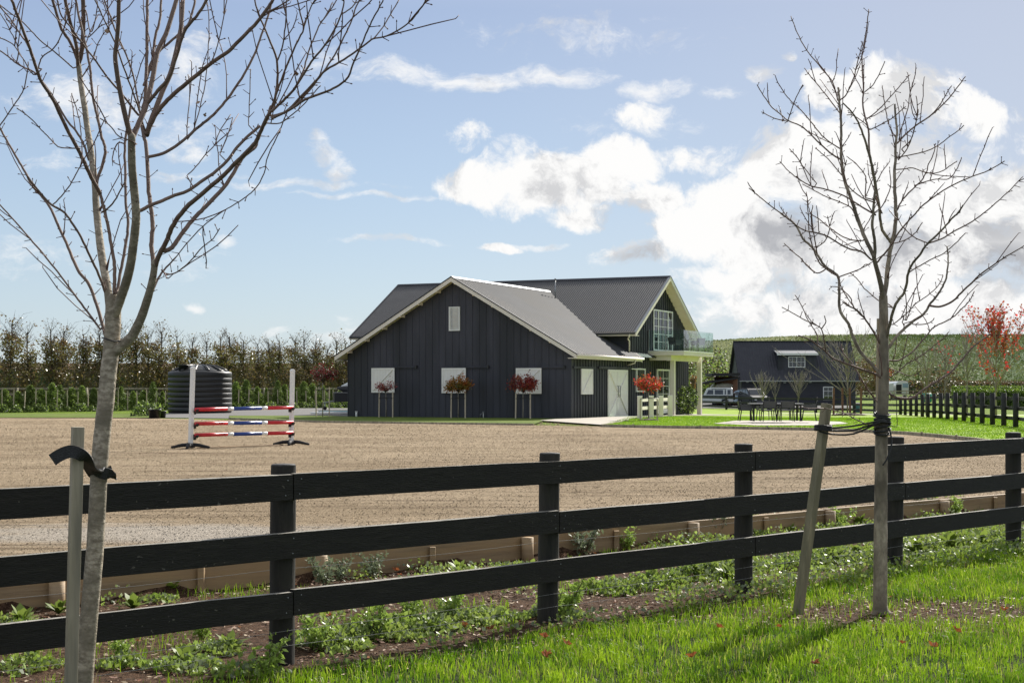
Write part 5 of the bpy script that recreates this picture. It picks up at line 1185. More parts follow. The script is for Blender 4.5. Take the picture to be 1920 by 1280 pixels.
# ---------------------------------------------------------------- vehicles
def vehicle(name,x,y,z,rz,label,cat,prof,glass,Wv,body,wheels,wr=.38,extra=None,roofm=None):
    """prof: side outline (x along length, z up), built as lower body full width and cabin narrowed"""
    r=empty(name,(x,y,z),rz); tag(r,label,cat)
    low,cab=prof; mb=MB(); hw=Wv/2
    # rounded in y: three slices
    def solid(poly,hw0,hw1,mn,zb):
        zs=[p[1] for p in poly]; zmin,zmax=min(zs),max(zs); n=len(poly); vs=[]
        for s_ in (-1,1):
            for px,pz in poly:
                t=(pz-zmin)/(zmax-zmin); vs.append((px,s_*(hw0+(hw1-hw0)*t),pz))
        fs=[tuple(range(n))[::-1],tuple(range(n,2*n))]+[(i,(i+1)%n,n+(i+1)%n,n+i) for i in range(n)]
        mb.add(vs,fs,mn)
    solid(low,hw,hw*.97,body,0); mb.build('body',r,.04)
    mb=MB(); solid(cab,hw*.95,hw*.82,roofm or body,0); mb.build('cabin',r,.04)
    cz0=min(p[1] for p in cab); cz1=max(p[1] for p in cab)
    for g in glass:
        for s_ in (-1,1):
            vs=[]
            for px,pz in g:
                t=(pz-cz0)/(cz1-cz0); yy=hw*(.95+(.82-.95)*t)+.008; vs.append(Vector((px,s_*yy,pz)))
            mb=MB(); mb.prism(vs,(0,s_*.012,0),'glass_dark'); mb.build('side_window',r)
    # front and rear screens
    xs=[p[0] for p in cab]; top=[p for p in cab if p[1]>cz1-.12]; bl=min([p for p in cab if p[1]<cz0+.1],key=lambda p:p[0]); br=max([p for p in cab if p[1]<cz0+.1],key=lambda p:p[0]); tl=min(top,key=lambda p:p[0]); tr_=max(top,key=lambda p:p[0])
    for (a,b,sg,nm) in ((bl,tl,-1,'rear_window'),(br,tr_,1,'windscreen')):
        A_=Vector((a[0],0,a[1])).lerp(Vector((b[0],0,b[1])),.15); B_=Vector((a[0],0,a[1])).lerp(Vector((b[0],0,b[1])),.88); off=Vector((sg*.012,0,.004)); w0=hw*.80; w1=hw*.70
        mb=MB(); mb.prism([A_+Vector((0,-w0,0))+off,A_+Vector((0,w0,0))+off,B_+Vector((0,w1,0))+off,B_+Vector((0,-w1,0))+off],(sg*.01,0,0),'glass_dark'); mb.build(nm,r)
    for wx in wheels:
        for s_ in (-1,1):
            c=(wx,s_*(hw-.10),wr); e=empty('wheel',c); e.parent=r
            mb=MB(); mb.wheel((0,0,0),wr,.24,(0,1,0),'tyre'); mb.build('tyre',e); mb=MB(); mb.wheel((0,s_*.03,0),wr*.58,.22,(0,1,0),'steel'); mb.build('rim',e)
    xe=max(p[0] for p in low); xr_=min(p[0] for p in low)
    for s_ in (-1,1):
        mb=MB(); mb.box(xe-.02,xe+.03,s_*hw*.72-.12,s_*hw*.72+.12,.72,.9,'lens_white'); mb.build('headlight',r)
        mb=MB(); mb.box(xr_-.03,xr_+.02,s_*hw*.80-.09,s_*hw*.80+.09,.75,1.05,'lens_red'); mb.build('tail_light',r)
    mb=MB(); mb.box(xe-.05,xe+.1,-hw*.95,hw*.95,.4,.58,'tyre'); mb.box(xr_-.1,xr_+.05,-hw*.95,hw*.95,.4,.58,'tyre'); mb.build('bumper',r)
    return r
low=[(-2.3,.42),(-1.85,.42),(-1.8,.80),(-1.1,.80),(-1.05,.42),(1.0,.42),(1.05,.80),(1.75,.80),(1.8,.42),(2.2,.45),(2.22,1.18),(.85,1.22),(-2.3,1.22)]
cab=[(-2.28,1.20),(-2.26,1.92),(-2.1,2.02),(.35,2.02),(.5,1.95),(.86,1.20)]
v=vehicle('four_wheel_drive',PXX(1334,165),165,gz,R(172),'white boxy four wheel drive with dark stripe and rear spare wheel, parked by the carport','car',(low,cab),
 [[(-2.05,1.32),(-2.05,1.80),(-1.72,1.80),(-1.72,1.32)],[(-1.55,1.32),(-1.55,1.8),(-1.42,1.8),(-1.42,1.32)],[(-1.25,1.32),(-1.25,1.8),(-.35,1.8),(-.35,1.32)],[(-.2,1.32),(-.2,1.8),(.32,1.8),(.55,1.32)]],1.8,'car_white',(-1.45,1.4),.41)
mb=MB(); mb.wheel((-2.42,-.2,1.12),.40,.22,(1,0,0),'tyre'); mb.build('spare_wheel',v)
mb=MB(); 
for s_ in (-1,1): mb.box(-2.305,2.1,min(s_*.888,s_*.906),max(s_*.888,s_*.906),.98,1.20,'car_stripe'); mb.box(-1.0,.95,min(s_*.9,s_*.96),max(s_*.9,s_*.96),.38,.46,'steel')
mb.build('side_stripe',v)
mb=MB()
for s_ in (-1,1): mb.box(-1.6,0.0,min(s_*.745,s_*.79),max(s_*.745,s_*.79),1.90,1.945,'glass_dark')
mb.build('skylight',v)
low=[(-2.2,.35),(-1.75,.35),(-1.7,.68),(-1.05,.68),(-1.0,.35),(1.0,.35),(1.05,.68),(1.7,.68),(1.75,.35),(2.2,.4),(2.2,.85),(1.1,1.08),(-2.2,1.12)]
cab=[(-2.15,1.08),(-1.95,1.66),(-1.8,1.74),(.0,1.74),(.2,1.68),(1.05,1.08)]
GL=[[(-1.95,1.18),(-1.8,1.60),(-1.15,1.60),(-1.15,1.18)],[(-1.05,1.18),(-1.05,1.6),(-.25,1.6),(-.25,1.18)],[(-.15,1.18),(-.15,1.6),(.15,1.6),(.75,1.18)]]
v=vehicle('estate_car',PXX(1384,168),168,gz,R(166),'silver blue estate car parked behind the white four wheel drive','car',(low,cab),GL,1.75,'car_silver',(-1.38,1.37),.34)
mb=MB(); 
for s_ in (-1,1): mb.beam((-1.7,s_*.6,1.82),(0,s_*.6,1.82),.04,.04,'steel')
mb.build('roof_rail',v)
low2=[(a*1.06,b*1.15) for a,b in low]; cab2=[(a*1.06,b*1.12) for a,b in cab]; GL2=[[(a*1.06,b*1.12+.0) for a,b in g] for g in GL]
v=vehicle('black_car',PXX(1413,160),160,gz,R(-78),'black off road car facing the lawn in front of the dark house','car',(low2,cab2),GL2,1.85,'car_black',(-1.46,1.45),.40)
# cream covered boat/float under carport
r=empty('covered_trailer',(PXX(1361,168.5),169.6,gz)); tag(r,'cream rounded caravan like trailer parked under the carport','trailer')
mb=MB(); pts=[(-1.25,.6),(-1.3,1.5),(-1.2,2.1),(-.9,2.42),(-.3,2.55),(.5,2.52),(1.0,2.35),(1.2,2.0),(1.25,1.3),(1.2,.6)]
mb.prism([(a,0,b) for a,b in pts],(0,3.4,0),'beige_gel'); mb.build('body',r,.12)
mb=MB(); mb.box(-1.0,.95,-.03,.005,1.35,1.8,'glass_dark'); mb.build('window',r)
for s_ in (-1,1): mb=MB(); mb.wheel((s_*1.05,1.6,.32),.32,.2,(1,0,0),'tyre'); mb.build('wheel',r)
# horse float
hz_=Hf(PXX(1692,215),215); r=empty('horse_float',(PXX(1692,215),215,hz_+.0),R(8)); tag(r,'white horse float with rounded roof parked in the far paddock','horse trailer')
mb=MB(); pts=[(-.95,.5),(-.97,1.9),(-.85,2.28),(-.5,2.45),(.5,2.45),(.85,2.28),(.97,1.9),(.95,.5)]; mb.prism([(a,0,b) for a,b in pts],(0,3.6,0),'car_white'); mb.build('body',r,.05)
mb=MB(); mb.box(-.93,-.12,-.03,.004,.6,2.0,'glossblack'); mb.box(.05,.85,-.03,.004,1.55,2.15,'car_silver'); mb.build('rear_door',r)
mb=MB(); mb.prism([(a-.0,0,b) for a,b in ((-1.3,.9),(-2.6,1.0),(-2.65,1.5),(-2.0,2.1),(-1.3,2.2))],(0,2,0),'car_white'); 
for s_ in (-1,1): 
    m2=MB(); m2.wheel((s_*.95,1.6,.36),.36,.2,(1,0,0),'tyre'); m2.build('wheel',r)
mb.build('side_tack_box',r)
# green drum, blue tub
x=PXX(1738,150); r=empty('plastic_drum',(x,150,Hf(x,150)+.9)); 
r=None
x=PXX(1738,190); zz=Hf(x,190); mb=MB(); mb.lathe([(.36,0),(.40,.1),(.40,.42),(.42,.45),(.40,.48),(.40,.85),(.36,.95),(.05,.97)],'green_plastic',20,(0,0,.0)); o=mb.build('plastic_drum'); o.location=(x,190,zz+.0); o.scale=(1.5,1.5,1.15); tag(o,'bright green plastic drum in the far paddock','drum')
x=PXX(1608,125); mb=MB(); mb.lathe([(.30,0),(.36,.5),(.38,.52),(.33,.52),(.28,.05)],'bluepaint',20); o=mb.build('water_trough'); o.location=(x,125,Hf(x,125)); o.scale=(1.2,1,1.1); tag(o,'pale blue water tub behind the black rail fence','tub')
# flatbed / trailer load left of barn with kayak and boards
jx,jy=XY(641,771,.2); r=empty('boat_trailer',(jx-.2,jy+6,.2),R(12)); tag(r,'dark trailer carrying a covered jet ski, half hidden by the barn','trailer')
mb=MB(); mb.box(-1.0,1.6,-.6,.6,.55,1.15,'car_black'); mb.beam((-1.0,0,.6),(-1.7,0,.5),.08,.08,'steel'); mb.tube([(-1.6,0,.5),(-1.6,0,.1)],.04,'steel',8); mb.build('frame',r,.02)
mb=MB(); mb.prism([(-1.05,-.62,1.15),(1.6,-.62,1.15),(1.6,-.62,1.2),(-1.05,-.62,1.2)],(0,1.24,0),'steel'); mb.build('top_rail',r)
for s_ in (-1,1): mb=MB(); mb.wheel((.55,s_*.62,.3),.3,.18,(0,1,0),'tyre'); mb.build('wheel',r)
mb=MB(); mb.wheel((-1.6,0,.12),.12,.08,(0,1,0),'tyre'); mb.build('wheel',r)
r2=empty('jet_ski',(jx+.1,jy+6.0,1.4),R(12)); tag(r2,'black and white jet ski riding on the dark trailer beside the barn','jet ski')
mb=MB(); mb.tube([(-1.1,0,.30),(-.7,0,.22),(0,0,.18),(1.0,0,.2),(1.6,0,.24)],[.05,.22,.33,.34,.28],'car_black',12); mb.build('hull',r2)
mb=MB(); mb.tube([(-.8,0,.36),(-.3,0,.48),(.2,0,.55),(.8,0,.52),(1.4,0,.5)],[.08,.2,.22,.18,.16],'car_white',12); mb.build('deck',r2)
mb=MB(); mb.tube([(.3,0,.70),(.8,0,.76),(1.5,0,.72)],[.1,.14,.12],'tyre',10); mb.build('seat',r2)
for i,(px,py,mn,lab) in enumerate(((632,776.5,'white','white paddleboard lying on the gravel left of the barn'),(643,775,'teal','teal paddleboard lying on the gravel against the barn corner'))):
    x,y=XY(px,py,.2); mb=MB(); pts=[]
    for k in range(20): a=2*math.pi*k/20; pts.append((1.5*math.cos(a),.36*math.sin(a)*(1 if abs(math.cos(a))<.7 else .9),0))
    mb.prism(pts,(0,0,.1),mn); o=mb.build('paddleboard',None,.03); o.location=(x,y+.5*i,.23+.02*i); o.rotation_euler=(0,0,R(14)); tag(o,lab,'paddleboard')
# ---------------------------------------------------------------- foreground vegetation
CAMX=0.0
def infr(x,y,mg=1.2): return (np.abs(x)<y*(960/F)+mg)&(y>7.2)
fo=float(PO@FN)
def fdist(x,y): return x*FN[0]+y*FN[1]-fo      # >0 in front of the fence line (towards camera)
from mathutils import noise as mnoise
def nz(x,y,s,seed=0): return np.array([mnoise.noise((a*s+seed*7.3,b*s,seed*1.7)) for a,b in zip(x,y)])
def sample(n,x0,x1,y0,y1,rg): return rg.uniform(x0,x1,n),rg.uniform(y0,y1,n)
rg=np.random.default_rng(99)
def blades(name,x,y,h,wd,mn,rg,lean=.5,mats=None,mi=None):
    n=len(x); a=rg.uniform(0,2*math.pi,n); b=rg.uniform(0,2*math.pi,n); ln=rg.uniform(.15,1,n)*lean*h
    z=H(x,y); w=wd*rg.uniform(.6,1.3,n)
    dx=np.cos(a)*w/2; dy=np.sin(a)*w/2; lx=np.cos(b)*ln; ly=np.sin(b)*ln
    V=np.zeros((n,5,3)); 
    V[:,0]=np.stack([x-dx,y-dy,z-.01],1); V[:,1]=np.stack([x+dx,y+dy,z-.01],1)
    V[:,2]=np.stack([x+dx*.8+lx*.35,y+dy*.8+ly*.35,z+h*.6],1); V[:,3]=np.stack([x-dx*.8+lx*.35,y-dy*.8+ly*.35,z+h*.6],1)
    V[:,4]=np.stack([x+lx,y+ly,z+h*np.sqrt(np.maximum(.15,1-(ln/h)**2*.8))],1)
    i=np.arange(n)[:,None]*5; Fq=np.concatenate([i+np.array([[0,1,2,3]]),i+np.array([[3,2,4,4]])],0)
    me=bpy.data.meshes.new(name); V=V.reshape(-1,3).astype(np.float32)
    q=(i+np.array([[0,1,2,3]])).astype(np.int32); t=(i+np.array([[3,2,4]])).astype(np.int32)
    loops=np.concatenate([q.ravel(),t.ravel()]); st=np.concatenate([np.arange(n)*4,4*n+np.arange(n)*3]).astype(np.int32)
    me.vertices.add(len(V)); me.vertices.foreach_set('co',V.ravel()); me.loops.add(len(loops)); me.loops.foreach_set('vertex_index',loops); me.polygons.add(2*n); me.polygons.foreach_set('loop_start',st)
    for m_ in (mats or [mn]): me.materials.append(M[m_])
    if mi is not None: me.polygons.foreach_set('material_index',np.concatenate([mi,mi]).astype(np.int32))
    me.update(calc_edges=True); o=bpy.data.objects.new(name,me); COL.objects.link(o); return o
# lawn grass in front of the fence
x,y=sample(520000,-4.5,9,7.0,19,rg); k=infr(x,y); x,y=x[k],y[k]; d=fdist(x,y)
edge=.40+.25*nz(x,y,1.1,1)-.42*sst(1.6,4.5,x); k=d>edge; x,y,d=x[k],y[k],d[k]
# bare worn patch around right tree and stake
tx,ty=T_=(tree2.location.x,tree2.location.y)
pd=np.hypot((x-tx-.25)/2.0,(y-ty+.0)/.85); pn=nz(x,y,3.0,2); thin=1-.92*np.clip(1.25-pd+pn*.8,0,1)
g=nz(x,y,1.6,3); g2=nz(x,y,5,4); g3=nz(x,y,14,5); den=np.clip(.72+.5*g+.55*g2+.5*g3,.08,1)*thin
k=rg.random(len(x))<den*.9; x,y,d=x[k],y[k],d[k]; g=g[k]; g2=g2[k]
h=(.045+.035*np.clip(g+.3,0,1)+.05*np.clip(g2,0,1)+.03*np.clip(g3[k],0,1))*rg.uniform(.5,1.6,len(x))+.015*np.exp(-np.abs(d)*3); h=h*.82
mi=(rg.random(len(x))<.05+.10*(g2<-.25)).astype(int); mi[(rg.random(len(x))<.13)&(mi==0)]=2
o=blades('grass',x,y,h,.0052,'grass',rg,.9,['grass','grass_dry','grass_pale'],mi); tag(o,'short sunlit green grass in the near foreground','grass',kind='stuff')
# tufts and sparse weeds in the bed
xb,yb=sample(150000,-6,9,7.5,21,rg); k=infr(xb,yb)&(sdist(xb,yb)<-.06)&(fdist(xb,yb)<.5); xb,yb=xb[k],yb[k]
n1=nz(xb,yb,1.1,7)+.5*nz(xb,yb,3.5,8); right=.55*sst(.5,5.5,xb)+.12; k=(n1>.36-right)&(rg.random(len(xb))<.6); 
o=blades('grass',xb[k],yb[k],rg.uniform(.02,.09,k.sum()),.005,'grass',rg,.8,['grass','grass_dry'],(rg.random(k.sum())<.12).astype(int)); tag(o,'patchy grass tufts in the bed behind the near fence','grass',kind='stuff')
# small leafed ground cover in the bed
xc,yc=sample(120000,-6,9,7.5,21,rg); k=infr(xc,yc)&(sdist(xc,yc)<-.05)&(fdist(xc,yc)<.55); xc,yc=xc[k],yc[k]
fd=fdist(xc,yc); n2=nz(xc,yc,.8,12)+.45*nz(xc,yc,2.6,13); near_=np.exp(-((fd-.05)/.5)**2)*.35; k=(n2>.20-near_*.6-.35*sst(1,5,xc)+.2*sst(0,-3,xc)); xc,yc,n2=xc[k],yc[k],n2[k]
P=np.stack([xc,yc,H(xc,yc)+rg.uniform(.004,.11,len(xc))*np.clip(n2*1.4+.45,.15,1.5)],1)
PP=[P]
for px,py,rx,ry,hh_,nn_ in ((690,1195,.01,.01,.01,2),(620,1205,.38,.30,.13,2600),(700,1190,.40,.30,.14,3000),(780,1178,.38,.28,.13,2600),(850,1165,.35,.28,.12,2200),(925,1158,.28,.22,.10,1400),(1040,1150,.25,.25,.14,1400),(1150,1105,.40,.28,.11,2000),(1230,1095,.42,.26,.13,2400),(1320,1080,.45,.28,.15,2800),(1400,1062,.35,.3,.13,1800),(1500,1062,.45,.25,.13,2200),(1570,1050,.5,.3,.16,2600),(1640,1045,.45,.3,.14,2200),(1730,1035,.5,.3,.16,2400),(1800,1022,.55,.3,.18,2600),(1870,1012,.4,.3,.14,1600),(400,1218,.25,.2,.08,900),(350,1250,.3,.2,.08,1000),(460,1262,.3,.15,.08,800),(50,1250,.25,.2,.08,700),(235,1245,.2,.16,.07,500),(1190,1022,.4,.16,.09,900),(1420,1005,.35,.16,.09,900),(1560,992,.5,.18,.10,1100),(1700,972,.5,.2,.12,1300),(1800,962,.5,.2,.12,1300),(980,1062,.25,.15,.07,500),(300,1125,.2,.15,.06,400),(20,1170,.25,.15,.07,500)):
    cx_,cy_=XY(px,py,0); nn_=int(nn_*.55); rx*=.78; ry*=.75; a_=rg.uniform(0,6.28,nn_); q_=np.sqrt(rg.random(nn_))*(1+.25*np.sin(a_*3+px)); x_=cx_+np.cos(a_)*q_*rx; y_=cy_+np.sin(a_)*q_*ry*1.3; z_=np.clip(1-q_**2,.12,1)*hh_*rg.uniform(.25,1.0,nn_)*(.7+.5*np.sin(x_*17)*np.sin(y_*19)); PP.append(np.stack([x_,y_,np.abs(z_)],1))
P=np.concatenate(PP)
o=leaves('ground_cover',P,.036,['weed','weed','leaf_bright','weed_grey'],None,rng=rg,aspect=.75,up=.5); tag(o,'low small leafed weeds creeping over the bed soil','weeds',kind='stuff')
# litter: twigs, dry leaves, clods
xl_,yl=sample(80000,-6,9,7.2,21,rg); k=infr(xl_,yl)&(sdist(xl_,yl)<-.04); xl_,yl=xl_[k],yl[k]; fd=fdist(xl_,yl); pd=np.hypot((xl_-tx-.35)/1.9,(yl-ty)/.85)
k=((fd<.75)&(rg.random(len(xl_))<np.where(fd>.05,.95,.65)))|((pd<1.1)&(rg.random(len(xl_))<.9)); xl_,yl=xl_[k],yl[k]
P=np.stack([xl_,yl,H(xl_,yl)+rg.uniform(.001,.014,len(xl_))],1)
mat('straw',(.42,.32,.20),(.60,.48,.33),8,.8)
V,Fc=leaf_arrays(P,.046,aspect=.45,rng=rg); V[:,2]=np.repeat(P[:,2],4)+(V[:,2]-np.repeat(P[:,2],4))*.3
o=rawmesh('leaf_litter',V,Fc,['litter','fallen','mulch','straw'],rg.choice(4,len(Fc),p=[.36,.12,.34,.18])); tag(o,'brown dry leaf litter and bark crumbs over the bed soil','leaf litter',kind='stuff')
# fallen maple leaves (bigger, curled): individual things for the most visible ones
def maple_leaf(seed):
    rd=random.Random(seed); mb=MB(); n=14; vs=[(0,0,.012)]; L_r=[1,.45,.85,.4,.7,.35,.55,.18,.55,.35,.7,.4,.85,.45]
    for k in range(n):
        a=math.pi/2+2*math.pi*k/n; rr_=L_r[k]*.5; vs.append((rr_*math.cos(a)*.075,rr_*math.sin(a)*.075,.012+.018*abs(math.sin(a*1.5+rd.random()))+rd.uniform(0,.008)))
    fs=[(0,1+k,1+(k+1)%n) for k in range(n)]; mb.add(vs,fs,'fallen'); return mb
spots=[(1462,1190),(1025,1248),(1060,1225),(1345,1192),(1690,1222),(1792,1200),(1750,1230),(1885,1160),(1020,1212),(868,1178),(867,1172),(690,1142),(750,1082),(742,1075),(618,1160),(640,1133),(925,1195),(1316,1005),(1418,1085),(1895,1005),(1530,1262),(1300,1250)]
near_words=['left post','second post','third post','fourth post','right post']
posts_x=[528,1012,1375,1670,1900]
mlp=[maple_leaf(s) for s in range(4)]; protos=[]
xt,yt=0,0; cnt={}
for i,(px,py) in enumerate(spots):
    x,y=XY(px,py,.0); 
    o=mlp[i].build('fallen_leaf') if i<4 else protos[i%4].copy()
    if i<4: protos.append(o)
    else: COL.objects.link(o)
    o.location=(x,y,Hf(x,y)+(.045 if fdist(x,y)>.2 else .01)); o.rotation_euler=(random.uniform(-.5,.5),random.uniform(-.5,.5),random.random()*6); s=random.uniform(.85,1.35); o.scale=(s,s,s)
    tag(o,'curled rust red fallen maple leaf on the ground near the black fence','fallen leaf','fallen maple leaves on the grass and bed')
# broad leaved weed plants in the bed
def rosette(seed,kind):
    rg_=np.random.default_rng(seed); r=empty('weed_plant',(0,0,0)); V=[];Fq=[]
    if kind=='dock':
        n=34
        for k in range(n):
            a=rg_.uniform(0,6.28); L2=rg_.uniform(.10,.21); el=rg_.uniform(.35,1.25); w=L2*.15; d=np.array((math.cos(a)*math.cos(el),math.sin(a)*math.cos(el),math.sin(el))); s=np.array((-math.sin(a),math.cos(a),0)); b=len(V)
            for t,ww in ((0,.25),(.35,.9),(.7,1.0),(1,.05)):
                c=d*L2*t+np.array((0,0,-.10*L2*4*t*t*.6)); V+= [c-s*w*ww,c+s*w*ww]
            for q in range(3): Fq.append((b+2*q,b+2*q+1,b+2*q+3,b+2*q+2))
        rawmesh('foliage',V,Fq,['weed'],None,r)
    else:
        mb=MB(); pts=[]
        for k in range(9):
            a=rg_.uniform(0,6.28); L2=rg_.uniform(.10,.24); e=Vector((math.cos(a)*L2*.55,math.sin(a)*L2*.55,L2)); mb.tube([(0,0,0),e*.55,e],[.003,.002,.0015],'twig',4)
            for t in np.linspace(.25,1,11):
                for q in range(3): pts.append(list(np.array(e)*t+rg_.normal(size=3)*.012))
        mb.build('stem',r); leaves('foliage',np.array(pts),.042,'weed_grey' if kind=='grey' else 'leaf_bright',r,rng=rg_,aspect=.4,up=.2)
    return r
wp=[('dock',4,rosette(4,'dock')),('dock',5,rosette(5,'dock')),('grey',6,rosette(6,'grey')),('grey',7,rosette(7,'grey')),('green',8,rosette(8,'green'))]
used=set()
WP=[(318,1112,0,1.1,.1),(250,1140,1,.9,.1),(110,1150,0,.8,.1),(40,1165,1,.9,.1),(860,1070,1,.8,.1),(830,1050,2,1.3,.1),(700,1085,2,1.0,.1),(610,1100,3,1.1,.1),(640,1090,2,.9,.1),(800,1042,3,1.0,.1),(440,1095,2,1.0,.1),(400,1100,3,1.0,.1),(1095,1040,2,1.4,.1),(1275,1012,3,1.3,.1),(1338,1010,2,1.5,.1),(1220,1022,0,.9,.1),(1175,1030,4,1.0,.1),(1430,1000,4,1.1,.1),(1480,998,0,.8,.1),(1580,990,4,1.2,.1),(1610,985,0,1.1,.1),(1735,965,2,1.5,.1),(1760,960,4,1.2,.1),(1850,958,0,1.2,.1),(1790,968,4,1.2,.1),(1060,1150,4,1.2,0),(1030,1160,4,.9,0),(1370,1085,0,1.0,0),(1310,1082,0,.9,0),(1780,1030,0,1.4,0),(1840,1022,1,1.3,0),(1720,1040,0,1.2,0),(1560,1050,1,1.2,0),(1610,1048,0,1.1,0),(600,1215,4,1.1,0),(705,1195,4,1.2,0),(430,1215,1,.8,0),(380,1200,4,.9,0),(345,1240,1,.8,0),(500,1270,4,1.0,0),(230,1235,4,.8,0),(60,1230,4,.9,0),(1400,1058,1,.9,0),(770,1165,4,1.1,0),(840,1160,4,1.2,0)]
kn={0:'broad leaved bright green weed',1:'broad leaved bright green weed',2:'grey green bushy weed',3:'grey green bushy weed',4:'small leaved bright green weed'}
gr={0:'broad leaved weeds',1:'broad leaved weeds',2:'grey green weeds',3:'grey green weeds',4:'small leaved weeds'}
for i,(px,py,k,s,zb) in enumerate(WP):
    kd,sd,pr=wp[k]; x,y=XY(px,py,0)
    o=copy_tree(pr) if k in used else pr; used.add(k)
    o.location=(x,y,0); o.rotation_euler=(0,0,random.random()*6); o.scale=(s,s,s)
    j=int(np.argmin([abs(px-q) for q in posts_x])); place_='between' 
    pos=('left of ' if px<posts_x[j] else 'right of ')+('the first','the second','the third','the fourth','the fifth')[j]+' near post'
    row='by the timber boards' if zb else 'under the bottom rail'
    tag(o,'%s %s, %s'%(kn[k],row,pos),'weed',gr[k]+' in the bed behind the near fence')
# arena clods
xs_=rg.uniform(-.36,.36,95000); ys_=12+64*rg.random(95000)**1.6; xs_=xs_*(ys_+4); k=(ys_<74-.25*np.abs(xs_))&(ys_<np.where(xs_>3,50,74)-np.where(xs_>8,(xs_-8)*1.3,0))&infr(xs_,ys_,2)&(sdist(xs_,ys_)>.15); xs_,ys_=xs_[k],ys_[k]
n=len(xs_); s=rg.uniform(.004,.018,n)*(1+(ys_-12)/45); base=np.array([(1,0,-.3),(-.5,.87,-.3),(-.5,-.87,-.3),(0,0,.8)]); an=rg.uniform(0,6.28,n); ca,sa=np.cos(an),np.sin(an)
V=np.zeros((n,4,3)); 
for j in range(4):
    bx_,by_,bz_=base[j]; V[:,j,0]=xs_+(bx_*ca-by_*sa)*s; V[:,j,1]=ys_+(bx_*sa+by_*ca)*s; V[:,j,2]=.2+bz_*s
i=np.arange(n)[:,None]*4; Fc=np.concatenate([i+np.array([[0,1,3]]),i+np.array([[1,2,3]]),i+np.array([[2,0,3]])],0)
o=rawmesh('sand_clods',V.reshape(-1,3),Fc,['sand']); tag(o,'small loose clods scattered over the raked sand','clods',kind='stuff')
# weeds on the sand
for i,(px,py) in enumerate(((845,842),(425,836),(105,882),(340,950),(490,972),(1445,846),(1330,848))):
    x,y=XY(px,py,.2) 
# grass blades on far lawn edge (short)
xq,yq=sample(150000,2,26,41,78,rg)
f=inpoly(lawn_pts+[(34,42),(60,42),(60,104),(26.8,104.5),(16,146),(10.2,84.5),(8.4,81.0),(6.3,75.5),(5.55,73.2)]); k=f(xq,yq); xq,yq=xq[k],yq[k]
pt=inpoly([XY(1338,794,.26),XY(1420,797.5,.26),XY(1540,797.5,.26),XY(1590,794,.26),XY(1575,790.5,.26),XY(1480,788,.26),XY(1380,788.5,.26)]); k=~pt(xq,yq); xq,yq=xq[k],yq[k]
o=blades('grass',xq,yq,rg.uniform(.03,.06,len(xq))+.05,.022,'grass',rg,.7); tag(o,'mown sunny grass blades on the lawn beyond the arena','grass',kind='stuff')
# hillside crop clumps
xh=rg.uniform(30,330,90000); yh=300+340*rg.random(90000)**.9; k=np.abs(xh)<yh*.345+10; xh,yh=xh[k],yh[k]
yh=np.round(yh/2.4)*2.4+rg.normal(0,.4,len(yh)); P=np.stack([xh,yh,H(xh,yh)+rg.uniform(.0,.35,len(xh))],1)
o=leaves('crop_plants',P,1.15,['leaf_crop','leaf_crop2'],None,rng=rg,aspect=.8,up=.5) if False else None
mat('crop_leaf',(.10,.13,.035),(.22,.25,.09),.02,.7,transl=.3,c3=(.05,.10,.025),scale3=.012)
mat('crop_leaf_pale',(.34,.36,.17),(.55,.55,.33),.02,.7,transl=.3,c3=(.16,.20,.07),scale3=.012)
V,Fc=leaf_arrays(P,.62,aspect=.9,rng=rg,up=.6); o=rawmesh('crop_plants',V,Fc,['crop_leaf','crop_leaf_pale'],((P[:,0]/P[:,1]+.04*np.sin(P[:,1]*.05)+rg.normal(0,.012,len(P)))<.20).astype(int)); tag(o,'leafy crop growing in rows over the green hillside','crop',kind='stuff')
# ---------------------------------------------------------------- sky
w=bpy.data.worlds.new('World'); sc.world=w; w.use_nodes=True; nt=w.node_tree; L=nt.links
for n in list(nt.nodes): nt.nodes.remove(n)
out=_n(nt,'ShaderNodeOutputWorld'); bg=_n(nt,'ShaderNodeBackground'); bgc=_n(nt,'ShaderNodeBackground'); mixs=_n(nt,'ShaderNodeMixShader')
sky=_n(nt,'ShaderNodeTexSky'); sky.sky_type='NISHITA'; sky.sun_disc=False; sky.sun_elevation=R(SUN_EL); sky.sun_rotation=R(SUN_AZ); sky.air_density=1.0; sky.dust_density=SKY_DUST; sky.ozone_density=1.0; sky.altitude=0
def mth0(nt,x):
    n=_n(nt,'ShaderNodeMath',operation='MULTIPLY'); n.inputs[1].default_value=2.0; nt.links.new(x,n.inputs[0]); return n.outputs[0]
tcs=_n(nt,'ShaderNodeTexCoord'); sps=_n(nt,'ShaderNodeSeparateXYZ'); L.new(tcs.outputs['Generated'],sps.inputs[0])
mrs=_n(nt,'ShaderNodeMapRange'); mrs.interpolation_type='SMOOTHSTEP'; mrs.inputs[1].default_value=0; mrs.inputs[2].default_value=.30; L.new(sps.outputs[2],mrs.inputs[0])
tnt=_n(nt,'ShaderNodeMix',data_type='RGBA'); tnt.inputs[6].default_value=(.75,.86,1.06,1); tnt.inputs[7].default_value=(.95,.95,1.0,1); L.new(mrs.outputs[0],tnt.inputs[0])
mls=_n(nt,'ShaderNodeMix',data_type='RGBA',blend_type='MULTIPLY'); mls.inputs[0].default_value=1; L.new(sky.outputs[0],mls.inputs[6]); L.new(tnt.outputs[2],mls.inputs[7])
gr=_n(nt,'ShaderNodeValToRGB'); L.new(mth0(nt,sps.outputs[2]),gr.inputs[0]); el=gr.color_ramp.elements
KS=1.0/(SKY_STR*2**EXPO)
el[0].position=0; el[0].color=(.64*KS,.74*KS,.81*KS,1); el[1].position=1; el[1].color=(.78*KS,.80*KS,.84*KS,1)
